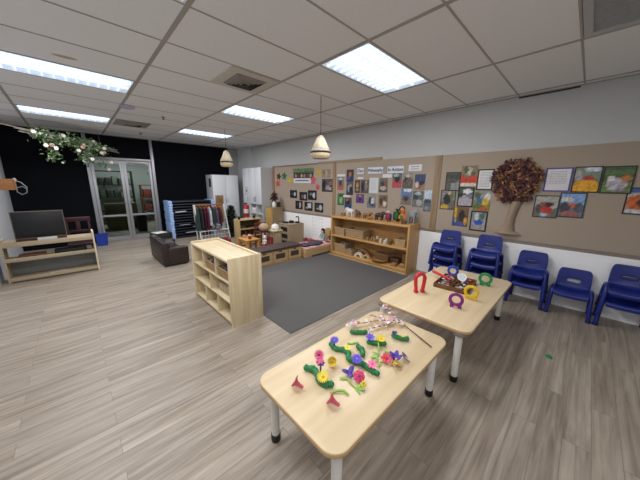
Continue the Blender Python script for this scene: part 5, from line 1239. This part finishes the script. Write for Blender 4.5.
# ------------------------------------------------------------ left corner: low shelf, screen, wall box
t = thing('low_book_shelf', 'low pale wooden two tier open shelf by the grey wall', 'shelf', (-.36, 6.05, 0))
LWD = wood('#a3937a', '#b5a58a', 'x', .5); X0, X1, Y0, Y1 = -.89, .17, 5.9, 6.22
MB().prism([(Y0, 0), (Y1, 0), (Y1, .66), (Y0+.015, .66), (Y0, .6)], (X0, 0, 0), (0, 1, 0), (0, 0, 1), (.022, 0, 0)).build('end_panel', wood('#a3937a', '#b5a58a', 'z', .5), t, world=True, smooth=False)
MB().prism([(Y0-.01, 0), (Y1, 0), (Y1, .69), (Y0-.005, .69)], (X1-.022, 0, 0), (0, 1, 0), (0, 0, 1), (.022, 0, 0)).build('end_panel', wood('#d8c9ac', '#e0d2b8', 'z', .5), t, world=True, smooth=False)
MB().box(X0+.022, X1-.022, Y0, Y1, .6, .62, .002).build('top_board', LWD, t, world=True)
MB().box(X0+.022, X1-.022, Y0-.004, Y0+.012, .555, .615, .002).build('top_lip', LWD, t, world=True)
MB().box(X0+.022, X1-.022, Y0, Y1, .34, .36, .002).build('shelf_board', LWD, t, world=True)
MB().box(X0+.022, X1-.022, Y0-.004, Y0+.012, .325, .385, .002).build('shelf_lip', LWD, t, world=True)
MB().box(X0+.022, X1-.022, Y0, Y1, .035, .055, .002).build('bottom_board', LWD, t, world=True)
MB().box(X0+.022, X1-.022, Y0-.002, Y0+.012, .02, .075, .002).build('bottom_lip', LWD, t, world=True)
MB().box(X0+.022, X1-.022, Y1-.006, Y1, .055, .34).build('grey_back', plain('#868b8c', .5), t, world=True, smooth=False)
tag(MB().box(-.45, -.25, 5.93, 6.0, .056, .07, .003).build('paper_sheet', plain('#b9b9b9', .7)), 'pale paper on the bottom board of the low shelf', 'paper')
tag(MB().box(-.75, -.45, 5.98, 6.15, .361, .40, .006).build('flat_box', plain('#6a4030', .6)), 'flat brown box on the middle tier of the low shelf', 'box')
tag(MB().box(-.35, .05, 6.0, 6.18, .361, .42, .006).build('flat_box', plain('#191a1c', .6)), 'flat black case on the middle tier of the low shelf', 'case')
t = thing('flat_screen', 'dark flat screen in a thin pale frame standing on the low shelf', 'screen', (-.45, 6.08, .62))
MB().box(-.73, -.17, 6.04, 6.075, .66, 1.065, .003).build('screen_body', plain('#14171c', .45), t, world=True)
FR = plain('#6b6258', .5)
for a in ((-.74, -.73, .655, 1.075), (-.17, -.16, .655, 1.075), (-.73, -.17, 1.065, 1.075), (-.73, -.17, .65, .66)): MB().box(a[0], a[1], 6.035, 6.08, a[2], a[3]).build('frame_bar', FR, t, world=True, smooth=False)
MB().box(-.73, -.17, 5.98, 6.14, .62, .65, .004).build('base_board', plain('#4a2018', .5), t, world=True)
tag(MB().box(-.50, -.28, 5.93, 5.975, .621, .66, .003).build('white_card', plain('#c9cacc', .7)), 'white card leaning below the dark screen', 'card')
t = thing('maroon_chair', 'maroon chair back with a broad centre slat behind the low shelf', 'chair', (.0, 6.55, 0))
MR = plain('#2e0f18', .5, var=.15); x0, x1, y = -.16, .15, 6.6
for x in (x0, x1):
    MB().box(x-.018, x+.018, y-.02, y+.02, 0, .87, .006).build('leg', MR, t, world=True); MB().box(x-.018, x+.018, y-.34, y-.30, 0, .40, .006).build('leg', MR, t, world=True)
MB().box(x0-.03, x1+.03, y-.35, y+.02, .40, .43, .01).build('seat', MR, t, world=True)
MB().box(x0-.03, x1+.03, y-.022, y+.022, .81, .89, .012).build('top_rail', plain('#3d1620', .5), t, world=True)
MB().box(x0+.018, x1-.018, y-.015, y+.015, .60, .65, .006).build('lower_rail', MR, t, world=True)
MB().box(-.035, .025, y-.012, y+.012, .65, .81, .006).build('centre_slat', plain('#47202a', .5), t, world=True)
t = thing('blue_tub', 'deep blue plastic tub standing at the glass door frame', 'tub', (.37, 8.2, 0)); m = MB()
def rr(s, z): return [(sx*s*.115, sy*s*.12, z) for sx, sy in ((-1, -1), (1, -1), (1, 1), (-1, 1))]
m.loops([rr(.86, 0), rr(1, .25), rr(1.06, .255), rr(1.06, .28), rr(.96, .28), rr(.82, .02)]); m.build('body', plain('#1c3a9c', .4), t)
t = thing('wall_box', 'orange brown wooden box shelf fixed high on the grey wall', 'wall shelf', (LX, 5.95, 1.4))
MB().box(LX, -.60, 5.8, 6.1, 1.41, 1.55, .004).build('body', wood('#8a5a2e', '#a06c3a', 'x', .5), t, world=True)
MB().box(LX, -.585, 5.79, 6.11, 1.55, 1.565, .003).build('top', wood('#9a6a3a', '#b07a46', 'x', .5), t, world=True)
MB().box(-.60, -.575, 5.86, 5.9, 1.53, 1.58, .004).build('bracket', plain('#b9bbc0', .4), t, world=True)
t = thing('cable_loop', 'pale cable loop hanging off the end of the wall box', 'cable', (-.56, 5.9, 1.45))
MB().tube([(-.575, 5.85, 1.54), (-.53, 5.85, 1.52), (-.48, 5.86, 1.45), (-.49, 5.87, 1.37), (-.54, 5.87, 1.34), (-.585, 5.86, 1.38), (-.58, 5.85, 1.44), (-.52, 5.84, 1.46), (-.49, 5.84, 1.43)], .005, 6).build('cable', plain('#9a9da2', .5), t, world=True)
t = thing('white_cable', 'white cable trailing down the grey wall under the wall box', 'cable', (-.9, 5.95, .8))
MB().tube([(-.965, 5.95, 1.41), (-.90, 5.95, 1.3), (-.86, 5.96, 1.15), (-.88, 5.97, 1.0), (-.95, 5.98, .85), (-.96, 5.98, .7)], .006, 6).build('cable', plain('#c9cbd0', .5), t, world=True)

# ------------------------------------------------------------ camera, light, view
cam = bpy.data.cameras.new('camera'); cam.sensor_width = 36; cam.lens = 14.313; cam.clip_start = .05
co = bpy.data.objects.new('camera', cam); COL.objects.link(co); SC.camera = co
ya, pi_, ro = .765781598, .215013335, -.00951569778
f = Vector((math.sin(ya)*math.cos(pi_), math.cos(ya)*math.cos(pi_), -math.sin(pi_))); r = Vector((math.cos(ya), -math.sin(ya), 0)); dn = f.cross(r)
r2 = r*math.cos(ro) + dn*math.sin(ro); d2 = -r*math.sin(ro) + dn*math.cos(ro)
co.matrix_world = Matrix(((r2.x, -d2.x, -f.x, 0), (r2.y, -d2.y, -f.y, 0), (r2.z, -d2.z, -f.z, H), (0, 0, 0, 1)))
wd = bpy.data.worlds.new('world'); SC.world = wd; wd.use_nodes = True
wd.node_tree.nodes['Background'].inputs[0].default_value = (.5, .55, .6, 1); wd.node_tree.nodes['Background'].inputs[1].default_value = .05
t = thing('ceiling_light', 'plain light panel on the ceiling of the room beyond the glass door', 'ceiling light', (1.8, 11.2, CE))
MB().box(-.6, .6, -.3, .3, -.03, 0, .004).build('frame', WMET, t); MB().box(-.56, .56, -.26, .26, -.034, -.03).build('lamp_panel', emis('#f0f6f4', 22, 'far_light_panel'), t, smooth=False)
vs = SC.view_settings; vs.view_transform = 'Standard'; vs.look = 'None'; vs.exposure = 0.45; vs.gamma = 1.0; vs.use_curve_mapping = False
SC.cycles.use_denoising = True
SC.cycles.max_bounces = 8; SC.cycles.diffuse_bounces = 5; SC.cycles.sample_clamp_indirect = 4
